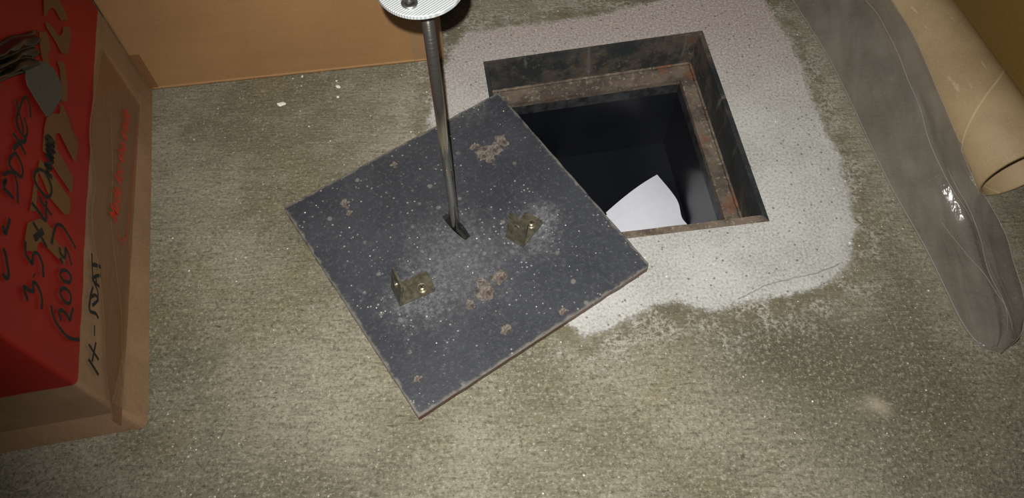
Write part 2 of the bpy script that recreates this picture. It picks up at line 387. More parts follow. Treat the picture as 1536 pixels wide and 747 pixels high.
# ------------------------------------------------------------------ materials
def mat_concrete():
    t = NT('concrete')
    warp = t.noise(7, 3, 0.5)
    # brushed streaks
    c1 = t.mapping((38, 210, 1), (0, 0, math.radians(-4)))
    streak = t.noise(1.0, 5, 0.62, c1, 0.9)
    c2 = t.mapping((80, 420, 1), (0, 0, math.radians(-12)))
    streak2 = t.noise(1.0, 3, 0.6, c2, 0.6)
    fine = t.noise(900, 3, 0.7)
    grit = t.noise(330, 3, 0.65)
    mid = t.noise(45, 5, 0.6)
    big = t.noise(5.5, 4, 0.55)
    big2 = t.noise(9, 4, 0.55, t.mapping(loc=(3.1, 1.7, 0)))
    base = t.mix(t.ramp(big, 0.40, 0.60), lin(146, 141, 121), lin(114, 110, 90))
    base = t.mix(t.ramp(big2, 0.50, 0.66, 0, 0.45), base, lin(126, 115, 80))
    base = t.mix(t.ramp(streak, 0.42, 0.72, 0.0, 0.55), base, lin(96, 90, 74))
    base = t.mix(t.ramp(streak2, 0.54, 0.76, 0.0, 0.35), base, lin(170, 162, 144))
    base = t.mix(t.ramp(mid, 0.5, 0.75, 0, 0.4), base, lin(160, 153, 136))
    base = t.mix(t.attr('damp'), base, lin(92, 88, 70))
    grain = t.noise(215, 4, 0.74, None, 0.3)
    rough_m = t.ramp(t.math('ADD', t.math('MULTIPLY', t.noise(8, 3, 0.5, t.mapping(loc=(1.3, 4.1, 0))), 0.5), t.math('MULTIPLY', t.sep()[1], -0.55)), -0.12, 0.16, 0.40, 1.0)
    base = t.mix(t.math('MULTIPLY', rough_m, t.ramp(grain, 0.30, 0.50, 0.75, 0.0)), base, lin(72, 67, 52))
    base = t.mix(t.math('MULTIPLY', rough_m, t.ramp(grain, 0.52, 0.70, 0, 0.6)), base, lin(184, 177, 156))
    base = t.mix(t.ramp(grit, 0.30, 0.46, 0.6, 0.0), base, lin(62, 58, 46))
    base = t.mix(t.ramp(grit, 0.58, 0.72, 0, 0.6), base, lin(200, 194, 176))
    scr = t.noise(1.0, 3, 0.6, t.mapping((60, 330, 1), (0, 0, math.radians(-24))), 0.5)
    base = t.mix(t.math('MULTIPLY', t.ramp(scr, 0.60, 0.70, 0, 0.7), t.ramp(big2, 0.4, 0.55)), base, lin(74, 69, 54))
    base = t.mix(t.attr('crust'), base, lin(176, 164, 142))
    # smoother, paler cement made good round the steel frame
    pit = t.voronoi(190)
    pat = t.mix(t.ramp(t.noise(14, 4), 0.35, 0.65), lin(184, 183, 176), lin(168, 166, 159))
    pat = t.mix(t.attr('bounce_tint'), pat, lin(166, 150, 142))  # reddish bounce light from the cardboard, painted into the far cement
    pat = t.mix(t.ramp(grit, 0.45, 0.65, 0, 0.5), pat, lin(208, 208, 203))
    pat = t.mix(t.ramp(grit, 0.32, 0.46, 0.6, 0.0), pat, lin(124, 121, 114))
    pat = t.mix(t.ramp(t.voronoi(95), 0.08, 0.16, 0.75, 0), pat, lin(84, 78, 70))
    edge = t.math('ADD', t.attr('patch'), t.math('MULTIPLY', t.math('SUBTRACT', t.noise(60, 6, 0.7), 0.5), 0.022))
    edge = t.math('ADD', edge, t.math('MULTIPLY', t.math('SUBTRACT', grain, 0.5), 0.022))
    mask = t.ramp(edge, -0.0035, 0.004, 1.0, 0.0)
    rim = t.math('MULTIPLY', t.ramp(edge, 0.0, 0.006, 0, 1), t.ramp(edge, 0.010, 0.035, 1, 0))
    base = t.mix(t.math('MULTIPLY', rim, t.ramp(mid, 0.4, 0.6, 0.15, 0.7)), base, lin(104, 95, 74))
    splash = t.math('MULTIPLY', t.ramp(t.attr('patch'), 0.0, 0.075, 1, 0), t.math('MULTIPLY', t.ramp(t.noise(24, 4, 0.6), 0.44, 0.60), t.ramp(grain, 0.42, 0.60)))
    base = t.mix(t.math('MULTIPLY', splash, 0.9), base, lin(176, 171, 160))
    # hairline crack near the patch's front edge
    CR = [(0.247, 0.3542), (0.2805, 0.3716), (0.3129, 0.3796), (0.3384, 0.3851), (0.3701, 0.3982)]
    jit = t.math('MULTIPLY', t.math('SUBTRACT', t.noise(120, 3, 0.6), 0.5), 0.006)
    sx, sy = t.sep()[0], t.math('ADD', t.sep()[1], jit)
    crack = None
    for (x0, y0), (x1, y1) in zip(CR, CR[1:]):
        ex, ey = x1 - x0, y1 - y0; l2 = ex*ex + ey*ey
        px, py = t.math('SUBTRACT', sx, x0), t.math('SUBTRACT', sy, y0)
        u = t.math('DIVIDE', t.math('ADD', t.math('MULTIPLY', px, ex), t.math('MULTIPLY', py, ey)), l2)
        u = t.math('MINIMUM', t.math('MAXIMUM', u, 0.0), 1.0)
        dx, dy = t.math('SUBTRACT', px, t.math('MULTIPLY', u, ex)), t.math('SUBTRACT', py, t.math('MULTIPLY', u, ey))
        d = t.math('SQRT', t.math('ADD', t.math('MULTIPLY', dx, dx), t.math('MULTIPLY', dy, dy)))
        crack = d if crack is None else t.math('MINIMUM', crack, d)
    pat = t.mix(t.ramp(crack, 0.0003, 0.0011, 0.55, 0), pat, lin(96, 90, 80))
    col = t.mix(mask, base, pat)
    hgt = t.math('ADD', t.math('MULTIPLY', streak, 0.8), t.math('MULTIPLY', t.math('ADD', grit, grain), 0.6))
    hgt = t.math('ADD', hgt, t.math('MULTIPLY', streak2, 0.5))
    flat = t.math('MULTIPLY', grit, 0.25)
    mixh = t.n.new('ShaderNodeMix'); mixh.data_type = 'FLOAT'
    t.put(mixh.inputs[0], mask); t.put(mixh.inputs[2], hgt); t.put(mixh.inputs[3], t.math('ADD', flat, 0.75))
    nrm = t.bump(mixh.outputs[0], 0.8, 0.0018)
    return t.out(col, t.ramp(streak, 0.3, 0.7, 0.62, 0.85), 0.0, nrm, 0.35)

def mat_cardboard(name, a, b, rough=0.7):
    t = NT(name)
    n1 = t.noise(6, 4); n2 = t.noise(420, 3, 0.7)
    flute = t.noise(1.0, 2, 0.5, t.mapping((3, 3, 260)))
    c = t.mix(t.ramp(n1, 0.35, 0.65), a, b)
    c = t.mix(t.ramp(n2, 0.35, 0.7, 0, 0.22), c, tuple(x * 1.45 for x in a[:3]) + (1,))
    c = t.mix(t.ramp(flute, 0.4, 0.65, 0, 0.10), c, tuple(x * 0.6 for x in a[:3]) + (1,))
    nrm = t.bump(t.math('ADD', t.math('MULTIPLY', n1, 2.0), t.math('MULTIPLY', n2, 0.1)), 0.35, 0.004)
    return t.out(c, rough, 0.0, nrm, 0.3)

def mat_red_box():
    t = NT('red_printed_cardboard')
    s = t.sep()
    n1 = t.noise(7, 4); n2 = t.noise(400, 3, 0.7)
    kraft = t.mix(t.ramp(n1, 0.35, 0.65), lin(154, 122, 92), lin(136, 106, 78))
    kraft = t.mix(t.ramp(n2, 0.4, 0.7, 0, 0.2), kraft, lin(190, 158, 122))
    red = t.mix(t.ramp(n1, 0.3, 0.7), lin(154, 31, 22), lin(136, 25, 16))
    red = t.mix(t.ramp(t.noise(120, 4, 0.7), 0.62, 0.8, 0, 0.25), red, lin(120, 20, 12))
    lim = t.math('ADD', t.math('MULTIPLY', s[1], 0.062), 0.112)
    lim = t.math('ADD', lim, t.math('MULTIPLY', t.math('SUBTRACT', t.noise(9, 3), 0.5), 0.014))
    m = t.ramp(t.math('SUBTRACT', s[2], lim), -0.0012, 0.0012)
    col = t.mix(m, kraft, red)
    nrm = t.bump(t.math('ADD', t.math('MULTIPLY', n1, 2.5), t.math('MULTIPLY', n2, 0.08)), 0.4, 0.004)
    return t.out(col, 0.55, 0.0, nrm, 0.35)

def mat_plain(name, col, rough=0.5, metal=0.0, spec=0.5, nscale=300, var=0.25, bump=0.15):
    t = NT(name)
    n = t.noise(nscale, 3, 0.6)
    dark = tuple(c * (1 - var) for c in col[:3]) + (1,)
    lite = tuple(min(1, c * (1 + var)) for c in col[:3]) + (1,)
    c = t.mix(t.ramp(n, 0.3, 0.7), dark, lite)
    return t.out(c, rough, metal, t.bump(n, bump, 0.0006), spec)

def mat_plate():
    t = NT('painted_steel_plate')
    w1 = t.noise(90, 5, 0.65); w2 = t.noise(260, 4, 0.7); w3 = t.noise(1100, 2, 0.6); big = t.noise(9, 4)
    c = t.mix(t.ramp(big, 0.35, 0.65), lin(54, 56, 61), lin(64, 66, 71))
    c = t.mix(t.ramp(w2, 0.52, 0.72, 0, 0.35), c, lin(110, 110, 112))
    c = t.mix(t.ramp(w1, 0.30, 0.44, 0.45, 0), c, lin(46, 48, 56))
    # cement dust left round the brackets and the slot
    for k, ((x, y), r) in enumerate(HALO):
        m = t.spot(x, y, r, w1, 0.75)
        c = t.mix(t.math('MULTIPLY', m, t.ramp(w2, 0.38, 0.66, 0.08, 0.42 if k < 3 else 0.20)), c, lin(150, 149, 148))
    # small white splashes and nicks
    v = t.voronoi(150); pick = t.ramp(t.noise(36, 3), 0.44, 0.62)
    sp = t.math('MULTIPLY', t.ramp(v, 0.10, 0.20, 1, 0), pick)
    c = t.mix(t.math('MULTIPLY', sp, 0.75), c, lin(176, 172, 166))
    v2 = t.voronoi(48); sp2 = t.math('MULTIPLY', t.ramp(t.math('ADD', v2, t.math('MULTIPLY', w2, 0.25)), 0.22, 0.30, 1, 0), t.ramp(t.noise(20, 2), 0.46, 0.56))
    c = t.mix(t.math('MULTIPLY', sp2, 0.6), c, lin(140, 134, 126))
    sx = t.noise(1.0, 3, 0.6, t.mapping((16, 700, 1), (0, 0, 0.9)), 2.0)
    c = t.mix(t.ramp(sx, 0.70, 0.76, 0, 0.35), c, lin(150, 148, 146))
    # bare worn metal along the edges
    s = t.sep()
    ec = t.math('MAXIMUM', t.math('ABSOLUTE', s[0]), t.math('ABSOLUTE', s[1]))
    ec = t.math('ADD', ec, t.math('MULTIPLY', t.math('SUBTRACT', w1, 0.5), 0.012))
    wm = t.ramp(ec, 0.1455, 0.1495)
    c = t.mix(t.math('MULTIPLY', wm, 0.65), c, lin(138, 130, 120))
    side = t.attr('side')
    sidec = t.mix(t.ramp(w1, 0.4, 0.62), lin(96, 84, 74), lin(104, 62, 46))
    sidec = t.mix(t.ramp(w2, 0.5, 0.7), sidec, lin(72, 68, 66))
    c = t.mix(side, c, sidec)
    h = t.math('ADD', t.math('MULTIPLY', w2, 0.8), t.math('MULTIPLY', w3, 0.35))
    return t.out(c, t.ramp(w2, 0.3, 0.7, 0.42, 0.62), 0.0, t.bump(h, 0.5, 0.0009), 0.45)

def mat_rust():
    t = NT('flaking_rust')
    n = t.noise(260, 4, 0.7); m = t.noise(120, 3)
    c = t.mix(t.ramp(n, 0.4, 0.6), lin(98, 88, 81), lin(134, 126, 116))
    c = t.mix(t.ramp(m, 0.5, 0.64), c, lin(80, 68, 63))
    return t.out(c, 0.9, 0.0, t.bump(n, 1.0, 0.0015), 0.2)

def mat_frame():
    t = NT('corroded_steel_frame')
    n1 = t.noise(28, 5, 0.65); n2 = t.noise(140, 4, 0.7); n3 = t.noise(9, 3)
    run = t.noise(1.0, 4, 0.6, t.mapping((60, 60, 9)))
    c = t.mix(t.ramp(n1, 0.40, 0.62), lin(50, 53, 53), lin(88, 79, 69))
    c = t.mix(t.ramp(n2, 0.55, 0.72, 0, 0.7), c, lin(122, 110, 95))
    c = t.mix(t.ramp(n1, 0.62, 0.72, 0, 0.8), c, lin(104, 68, 46))
    c = t.mix(t.ramp(n3, 0.42, 0.56, 0.0, 0.85), c, lin(44, 49, 52))
    c = t.mix(t.ramp(run, 0.6, 0.75, 0, 0.4), c, lin(150, 144, 134))
    return t.out(c, t.ramp(n1, 0.35, 0.65, 0.45, 0.8), 0.15, t.bump(t.math('ADD', n1, n2), 0.7, 0.0018), 0.4)

def mat_ledge():
    t = NT('dusty_steel_ledge')
    n1 = t.noise(32, 5, 0.65); n2 = t.noise(180, 4, 0.7)
    c = t.mix(t.ramp(n1, 0.40, 0.62), lin(118, 104, 90), lin(84, 74, 66))
    c = t.mix(t.ramp(n2, 0.55, 0.68, 0, 0.75), c, lin(164, 152, 134))
    c = t.mix(t.ramp(t.noise(17, 3), 0.60, 0.68, 0, 0.8), c, lin(126, 82, 56))
    return t.out(c, 0.75, 0.1, t.bump(t.math('ADD', n1, n2), 0.6, 0.0015), 0.35)

def mat_safe():
    t = NT('blue_black_safe_paint')
    n = t.noise(400, 2); b = t.noise(12, 3)
    c = t.mix(t.ramp(b, 0.35, 0.65), lin(20, 22, 27), lin(25, 27, 33))
    return t.out(c, 0.30, 0.0, t.bump(n, 0.06, 0.0004), 0.45)

def mat_brushed(name, col, rough=0.3, scale=(4, 4, 500)):
    t = NT(name)
    n = t.noise(1.0, 3, 0.6, t.mapping(scale))
    c = t.mix(t.ramp(n, 0.3, 0.7), tuple(x * 0.75 for x in col[:3]) + (1,), col)
    return t.out(c, t.ramp(n, 0.3, 0.7, rough * 0.8, rough * 1.3), 0.95, t.bump(n, 0.07, 0.0003), 0.5)

def mat_disc():
    t = NT('serrated_zinc_disc')
    w = t.n.new('ShaderNodeTexWave')
    w.wave_type = 'BANDS'; w.bands_direction = 'X'
    w.inputs['Scale'].default_value = 170
    w.inputs['Distortion'].default_value = 0.6
    w.inputs['Detail'].default_value = 1
    t.link(t.mapping((1, 1, 1), (0, 0, math.radians(48))), w.inputs['Vector'])
    n = t.noise(200, 3)
    c = t.mix(w.outputs['Fac'], lin(170, 174, 174), lin(206, 210, 210))
    return t.out(c, 0.5, 0.35, t.bump(w.outputs['Fac'], 0.5, 0.0006), 0.5)

def mat_film():
    t = NT('clear_polythene')
    n = t.noise(20, 4, 0.6); f = t.noise(240, 3)
    crease = t.noise(1.0, 3, 0.5, t.mapping((46, 7, 20), (0, 0, 0.35)), 1.2)
    b = t.bsdf
    h = t.math('ADD', t.math('MULTIPLY', crease, 1.0), t.math('MULTIPLY', n, 1.0))
    nrm = t.bump(h, 0.5, 0.006)
    t.out(t.mix(t.ramp(n, 0.35, 0.65), lin(176, 168, 156), lin(160, 153, 142)), 0.18, 0.0, nrm, 0.6)
    tr = t.n.new('ShaderNodeBsdfTransparent')
    tr.inputs['Color'].default_value = (0.80, 0.79, 0.77, 1)
    mx = t.n.new('ShaderNodeMixShader')
    t.put(mx.inputs[0], t.ramp(crease, 0.35, 0.70, 0.21, 0.30))
    t.link(tr.outputs[0], mx.inputs[1]); t.link(b.outputs[0], mx.inputs[2])
    t.link(mx.outputs[0], t.n['Material Output'].inputs['Surface'])
    return t.m

def mat_parcel_tape(name, col, alpha, rough=0.25):
    t = NT(name)
    n = t.noise(26, 4, 0.6); cr = t.noise(1.0, 3, 0.6, t.mapping((40, 9, 120)), 1.0)
    t.out(col, rough, 0.0, t.bump(t.math('ADD', n, cr), 0.45, 0.0022), 0.5)
    tr = t.n.new('ShaderNodeBsdfTransparent')
    mx = t.n.new('ShaderNodeMixShader')
    mx.inputs[0].default_value = alpha
    t.link(tr.outputs[0], mx.inputs[1]); t.link(t.bsdf.outputs[0], mx.inputs[2])
    t.link(mx.outputs[0], t.n['Material Output'].inputs['Surface'])
    return t.m

def mat_tube():
    t = NT('kraft_tube')
    uv = t.n.new('ShaderNodeTexCoord').outputs['UV']
    s = t.sep(uv)
    n1 = t.noise(12, 4); n2 = t.noise(420, 3, 0.7)
    ph = t.math('FRACT', t.math('SUBTRACT', t.math('MULTIPLY', s[1], 5.2), s[0]))
    d = t.math('ABSOLUTE', t.math('SUBTRACT', ph, 0.5))
    seam = t.ramp(d, 0.0, 0.012, 1, 0)
    c = t.mix(t.ramp(n1, 0.35, 0.65), lin(170, 147, 110), lin(154, 131, 96))
    c = t.mix(t.ramp(n2, 0.4, 0.7, 0, 0.25), c, lin(190, 170, 136))
    c = t.mix(t.math('MULTIPLY', seam, 0.5), c, lin(208, 188, 152))
    scuff = t.math('MULTIPLY', t.ramp(t.noise(1.0, 4, 0.7, t.mapping((90, 20, 90), (0, 0, 0.5))), 0.62, 0.72), 0.4)
    c = t.mix(scuff, c, lin(208, 190, 158))
    return t.out(c, 0.6, 0.0, t.bump(t.math('ADD', t.math('MULTIPLY', seam, 0.8), n2), 0.25, 0.0012), 0.35)

M = dict(
    concrete=mat_concrete(),
    kraft=mat_cardboard('kraft_cardboard', lin(158, 121, 80), lin(148, 112, 74)),
    kraft_side=mat_cardboard('ochre_cardboard', lin(130, 102, 52), lin(118, 92, 44)),
    kraft_print=mat_cardboard('kraft_cardboard_letters', lin(116, 82, 46), lin(104, 72, 42)),
    red=mat_red_box(),
    marker=mat_plain('black_marker_ink', (0.012, 0.011, 0.010, 1), 0.5, 0, 0.3, 200, 0.2, 0.0),
    red_ink=mat_plain('red_ink', lin(196, 44, 24), 0.5, 0, 0.3, 200, 0.15, 0.0),
    tape=mat_parcel_tape('brown_parcel_tape', lin(140, 98, 66), 0.6, 0.28),
    tape_pale=mat_parcel_tape('clear_parcel_tape', lin(176, 144, 108), 0.35, 0.3),
    grey_tape=mat_plain('grey_cloth_tape', lin(86, 82, 72), 0.7, 0, 0.3, 500, 0.12, 0.2),
    black_film=mat_plain('black_stretch_film', (0.010, 0.009, 0.008, 1), 0.16, 0, 0.5, 60, 0.3, 0.12),
    plate=mat_plate(),
    rust=mat_rust(),
    frame=mat_frame(),
    ledge=mat_ledge(),
    safe=mat_safe(),
    neck=mat_plain('scuffed_black_steel', lin(52, 52, 54), 0.5, 0.1, 0.5, 70, 0.6, 0.4),
    brass=mat_plain('yellow_zinc_bracket', lin(122, 117, 98), 0.36, 0.65, 0.5, 160, 0.35, 0.3),
    screw=mat_plain('bright_zinc_screw', lin(190, 184, 160), 0.3, 0.9, 0.5, 300, 0.15, 0.1),
    rod=mat_brushed('turned_steel_rod', lin(186, 182, 174), 0.14),
    bolt=mat_brushed('steel_bolt', lin(176, 174, 168), 0.3, (200, 200, 60)),
    disc=mat_disc(),
    film=mat_film(),
    film_lit_edge=mat_parcel_tape('polythene_lit_fold', lin(196, 190, 178), 0.38, 0.2),  # paler than the film: light caught on edges and folds, put into the colour
    tube=mat_tube(),
    paper=mat_plain('white_paper', lin(236, 238, 244), 0.75, 0, 0.3, 120, 0.02, 0.04),
    flake=mat_plain('white_plaster', lin(240, 234, 222), 0.85, 0, 0.2, 500, 0.06, 0.4),
    grit_pale=mat_plain('pale_grit', lin(206, 198, 180), 0.85, 0, 0.2, 500, 0.2, 0.2),
    thread=mat_plain('black_thread', (0.02, 0.017, 0.015, 1), 0.7, 0, 0.2, 300, 0.1, 0.1),
)

# ------------------------------------------------------------------ the opening's outline
TL, TR, BR = [Vector(p) for p in OPENING]
BL = Vector((0.0068, 0.4245))
def op(a, b, q=None):
    """Point in the opening: a runs along the back edge, b from back to front."""
    t0, t1, b1, b0 = q or (TL, TR, BR, BL)
    return t0.lerp(t1, a).lerp(b0.lerp(b1, a), b)
def inset_quad(q, dt, dr, db, dl):
    t0, t1, b1, b0 = q
    w = (t1 - t0).length; hh = (t1 - b1).length
    return tuple(op(a, b, q) for a, b in ((dl/w, dt/hh), (1-dr/w, dt/hh), (1-dr/w, 1-db/hh), (dl/w, 1-db/hh)))

# ------------------------------------------------------------------ floor
def poly_sd(x, y, poly):
    d = 1e9; inside = False; n = len(poly)
    j = n - 1
    for i in range(n):
        xi, yi = poly[i]; xj, yj = poly[j]
        ex, ey = xj - xi, yj - yi; wx, wy = x - xi, y - yi
        t = max(0, min(1, (wx*ex + wy*ey) / (ex*ex + ey*ey + 1e-12)))
        d = min(d, (wx - ex*t)**2 + (wy - ey*t)**2)
        if (yi > y) != (yj > y) and x < ex * (y - yi) / (ey + 1e-15) + xi: inside = not inside
        j = i
    return math.sqrt(d) * (-1 if inside else 1)

def make_floor():
    # grid bent so that its lines run along the opening's edges
    fa = sorted({-3.2, -2.2, -1.4, 2.4, 3.2, 4.5, *[-1.4 + 0.05*i for i in range(77)], 0.0, 1.0})
    fb = sorted({-4.5, -3.2, -2.2, -1.4, 2.6, 3.4, *[-1.4 + 0.05*i for i in range(81)], 0.0, 1.0})
    fa = [v for i, v in enumerate(fa) if i == 0 or v - fa[i-1] > 1e-6]
    fb = [v for i, v in enumerate(fb) if i == 0 or v - fb[i-1] > 1e-6]
    snap = lambda v: round(v, 6)
    verts = []; idx = {}
    fx = inset_quad((TL, TR, BR, BL), -0.0035, -0.0062, -0.0090, -0.0050)
    patch = []; damp = []; crust = []; bounce_tint = []
    for j, b in enumerate(fb):
        for i, a in enumerate(fa):
            a = snap(a); b = snap(b)
            q = fx
            pa = max(-0.6, min(1.6, a)); pb = max(-0.6, min(1.6, b))
            p = op(pa, pb, q)
            p = p + (q[1]-q[0]) * (a - pa) + (q[2]-q[1]) * (b - pb)
            idx[(i, j)] = len(verts)
            verts.append((p.x, p.y, 0.0))
            near = -0.8 < p.x < 0.9 and 0 < p.y < 1.2
            patch.append(poly_sd(p.x, p.y, FLOOR_PATCH) if near else 0.5)
            g = lambda cx, cy, sx, sy: math.exp(-((p.x-cx)/sx)**2 - ((p.y-cy)/sy)**2)
            damp.append(min(1, 0.75*g(0.27, 0.30, 0.09, 0.06) + 0.6*g(0.40, 0.24, 0.16, 0.10) + 0.6*g(0.16, 0.345, 0.07, 0.03) + 0.5*g(0.42, 0.42, 0.03, 0.05)))
            crust.append(min(1, 0.9*g(SPOT[0], SPOT[1], 0.010, 0.008)))
            bounce_tint.append(min(1, max(0, (p.y - 0.60) / 0.16)) if near else 0)
    faces = []
    for j in range(len(fb)-1):
        for i in range(len(fa)-1):
            if fa[i] >= -1e-6 and fa[i+1] <= 1+1e-6 and fb[j] >= -1e-6 and fb[j+1] <= 1+1e-6: continue
            faces.append((idx[(i, j)], idx[(i, j+1)], idx[(i+1, j+1)], idx[(i+1, j)]))
    me = bpy.data.meshes.new('floor')
    me.from_pydata(verts, [], faces)
    for nm, vals in (('patch', patch), ('damp', damp), ('crust', crust), ('bounce_tint', bounce_tint)):
        at = me.attributes.new(nm, 'FLOAT', 'POINT')
        at.data.foreach_set('value', vals)
    me.materials.append(M['concrete'])
    o = bpy.data.objects.new('floor', me)
    COL.objects.link(o)
    tag(o, 'worn brushed concrete floor with a paler cement patch round the opening', kind='structure')
    return o
floor = make_floor()

# ------------------------------------------------------------------ underfloor safe
def make_safe():
    DEP, ZF = -0.057, -0.205
    root = empty('underfloor_safe', ((TL.x+TR.x+BR.x+BL.x)/4, (TL.y+TR.y+BR.y+BL.y)/4, 0))
    c = Vector((root.location.x, root.location.y))
    L2 = lambda q: [(p.x - c.x, p.y - c.y) for p in q]
    q0 = (TL, TR, BR, BL)
    lip = inset_quad(q0, -0.0035, -0.0062, -0.0090, -0.0050)
    # four lengths of steel angle: rebate wall with its top edge
    for k in range(4):
        bm = bmesh.new()
        a, b = q0[k], q0[(k+1) % 4]; ao, bo = lip[k], lip[(k+1) % 4]
        n = 28
        rows = []
        for i in range(n+1):
            t = i / n
            pi, po = a.lerp(b, t) - c, ao.lerp(bo, t) - c
            wv = noise.noise(Vector((pi.x*30, pi.y*30, k))) * 0.0009
            inn = (pi - po).normalized() * wv
            rows.append([bm.verts.new((po.x, po.y, DEP)), bm.verts.new((po.x, po.y, 0.0006)), bm.verts.new((pi.x+inn.x, pi.y+inn.y, 0.0006+wv*0.5)),
                         bm.verts.new((pi.x+inn.x*0.6, pi.y+inn.y*0.6, -0.02)), bm.verts.new((pi.x, pi.y, DEP))])
        for r0, r1 in zip(rows, rows[1:]):
            for m in range(5):
                bm.faces.new((r0[m], r1[m], r1[(m+1) % 5], r0[(m+1) % 5]))
        bm.faces.new(rows[0]); bm.faces.new(rows[-1][::-1])
        obj('rebate_wall', bm, M['ledge'] if k == 2 else M['frame'], root)
    # ledge ring
    q1 = inset_quad(q0, 0.027, 0.021, 0.020, 0.022)
    bm = bmesh.new(); prism(bm, L2(lip), [L2(q1)], DEP-0.008, DEP)
    o = obj('ledge', bm, M['ledge'], root); o['label'] = 'dusty brown steel ledge'
    # weld bead along the ledge corner
    for k in range(2):
        bm = bmesh.new()
        a, b = q0[k] - c, q0[k+1] - c
        inw = (op(0.5, 0.5, q0) - c - a.lerp(b, 0.5)).normalized()
        n = 60; pr = []
        for i in range(n+1):
            p = a.lerp(b, i/n); w = 0.0022 + 0.0012 * noise.noise(Vector((i*0.7, k, 3)))
            pr.append([bm.verts.new((p.x, p.y, DEP)), bm.verts.new((p.x, p.y, DEP+w*1.4)), bm.verts.new((p.x+inw.x*w*0.8, p.y+inw.y*w*0.8, DEP+w*0.9)), bm.verts.new((p.x+inw.x*w*1.4, p.y+inw.y*w*1.4, DEP))])
        for r0, r1 in zip(pr, pr[1:]):
            for m in range(4): bm.faces.new((r0[m], r1[m], r1[(m+1)%4], r0[(m+1)%4]))
        bm.faces.new(pr[0]); bm.faces.new(pr[-1][::-1])
        obj('weld_bead', bm, M['ledge'], root, True)
    # painted neck below the ledge, then the body set back by a hair
    q2 = inset_quad(q1, -0.003, -0.003, -0.003, -0.003)
    bm = bmesh.new(); prism(bm, L2(q2), [L2(q1)], DEP-0.026, DEP-0.008)
    obj('neck', bm, M['neck'], root)
    q3 = inset_quad(q1, -0.002, -0.002, -0.002, -0.002)
    q4 = inset_quad(q1, -0.008, -0.008, -0.008, -0.008)
    bm = bmesh.new(); prism(bm, L2(q4), [L2(q3)], ZF, DEP-0.028)
    prism(bm, L2(q4), [], ZF-0.006, ZF)
    obj('safe_body', bm, M['safe'], root)
    tag(root, 'open underfloor safe in a rusty square steel frame sunk into the floor', 'safe')
    return q1, ZF
NECK, SAFE_Z = make_safe()

# ------------------------------------------------------------------ sheet of paper inside the safe
def make_paper():
    # folded sheet lying on the safe floor, its right side bowing up near the wall
    A, B_, Cc, Dd, Ee, Ff, Gg = [Vector((p[0], p[1])) for p in PAPER]
    right = smooth_line([B_, Cc, Dd, Ee, Ff], 6)
    nu, nv = 28, len(right) - 1
    bm = bmesh.new()
    for lay in range(2):
        g = []
        for j in range(nv+1):
            v = j/nv
            l, r = A.lerp(Gg, v), right[j]
            row = []
            for i in range(nu+1):
                u = i/nu
                p = l.lerp(r, u * (1 if lay == 0 else 0.985))
                if lay == 0:
                    z = SAFE_Z + 0.008 + 0.012*math.sin(math.pi*(0.15 + 0.7*u)) - 0.005*v + 0.003*math.sin(v*5 + u*2)
                else:
                    z = SAFE_Z + 0.0008 + 0.004*max(0, 1 - v*5)**2
                row.append(bm.verts.new((p.x, p.y, z)))
            g.append(row)
        for j in range(nv):
            for i in range(nu):
                bm.faces.new((g[j][i], g[j][i+1], g[j+1][i+1], g[j+1][i]))
    o = obj('paper_sheet', bm, M['paper'], None, True)
    tag(o, 'white folded sheet of paper lying inside the open underfloor safe', 'paper')
make_paper()

# ------------------------------------------------------------------ steel cover plate
PLATE_C = Vector((-0.0551, 0.4306)); PLATE_A = math.radians(34.2); S = 0.2995; TH = 0.0100
ca, sa = math.cos(PLATE_A), math.sin(PLATE_A)
def to_plate(x, y):
    dx, dy = x - PLATE_C.x, y - PLATE_C.y
    return (ca*dx + sa*dy, -sa*dx + ca*dy)
HALO = [(to_plate(*p), r) for p, r in HALO]

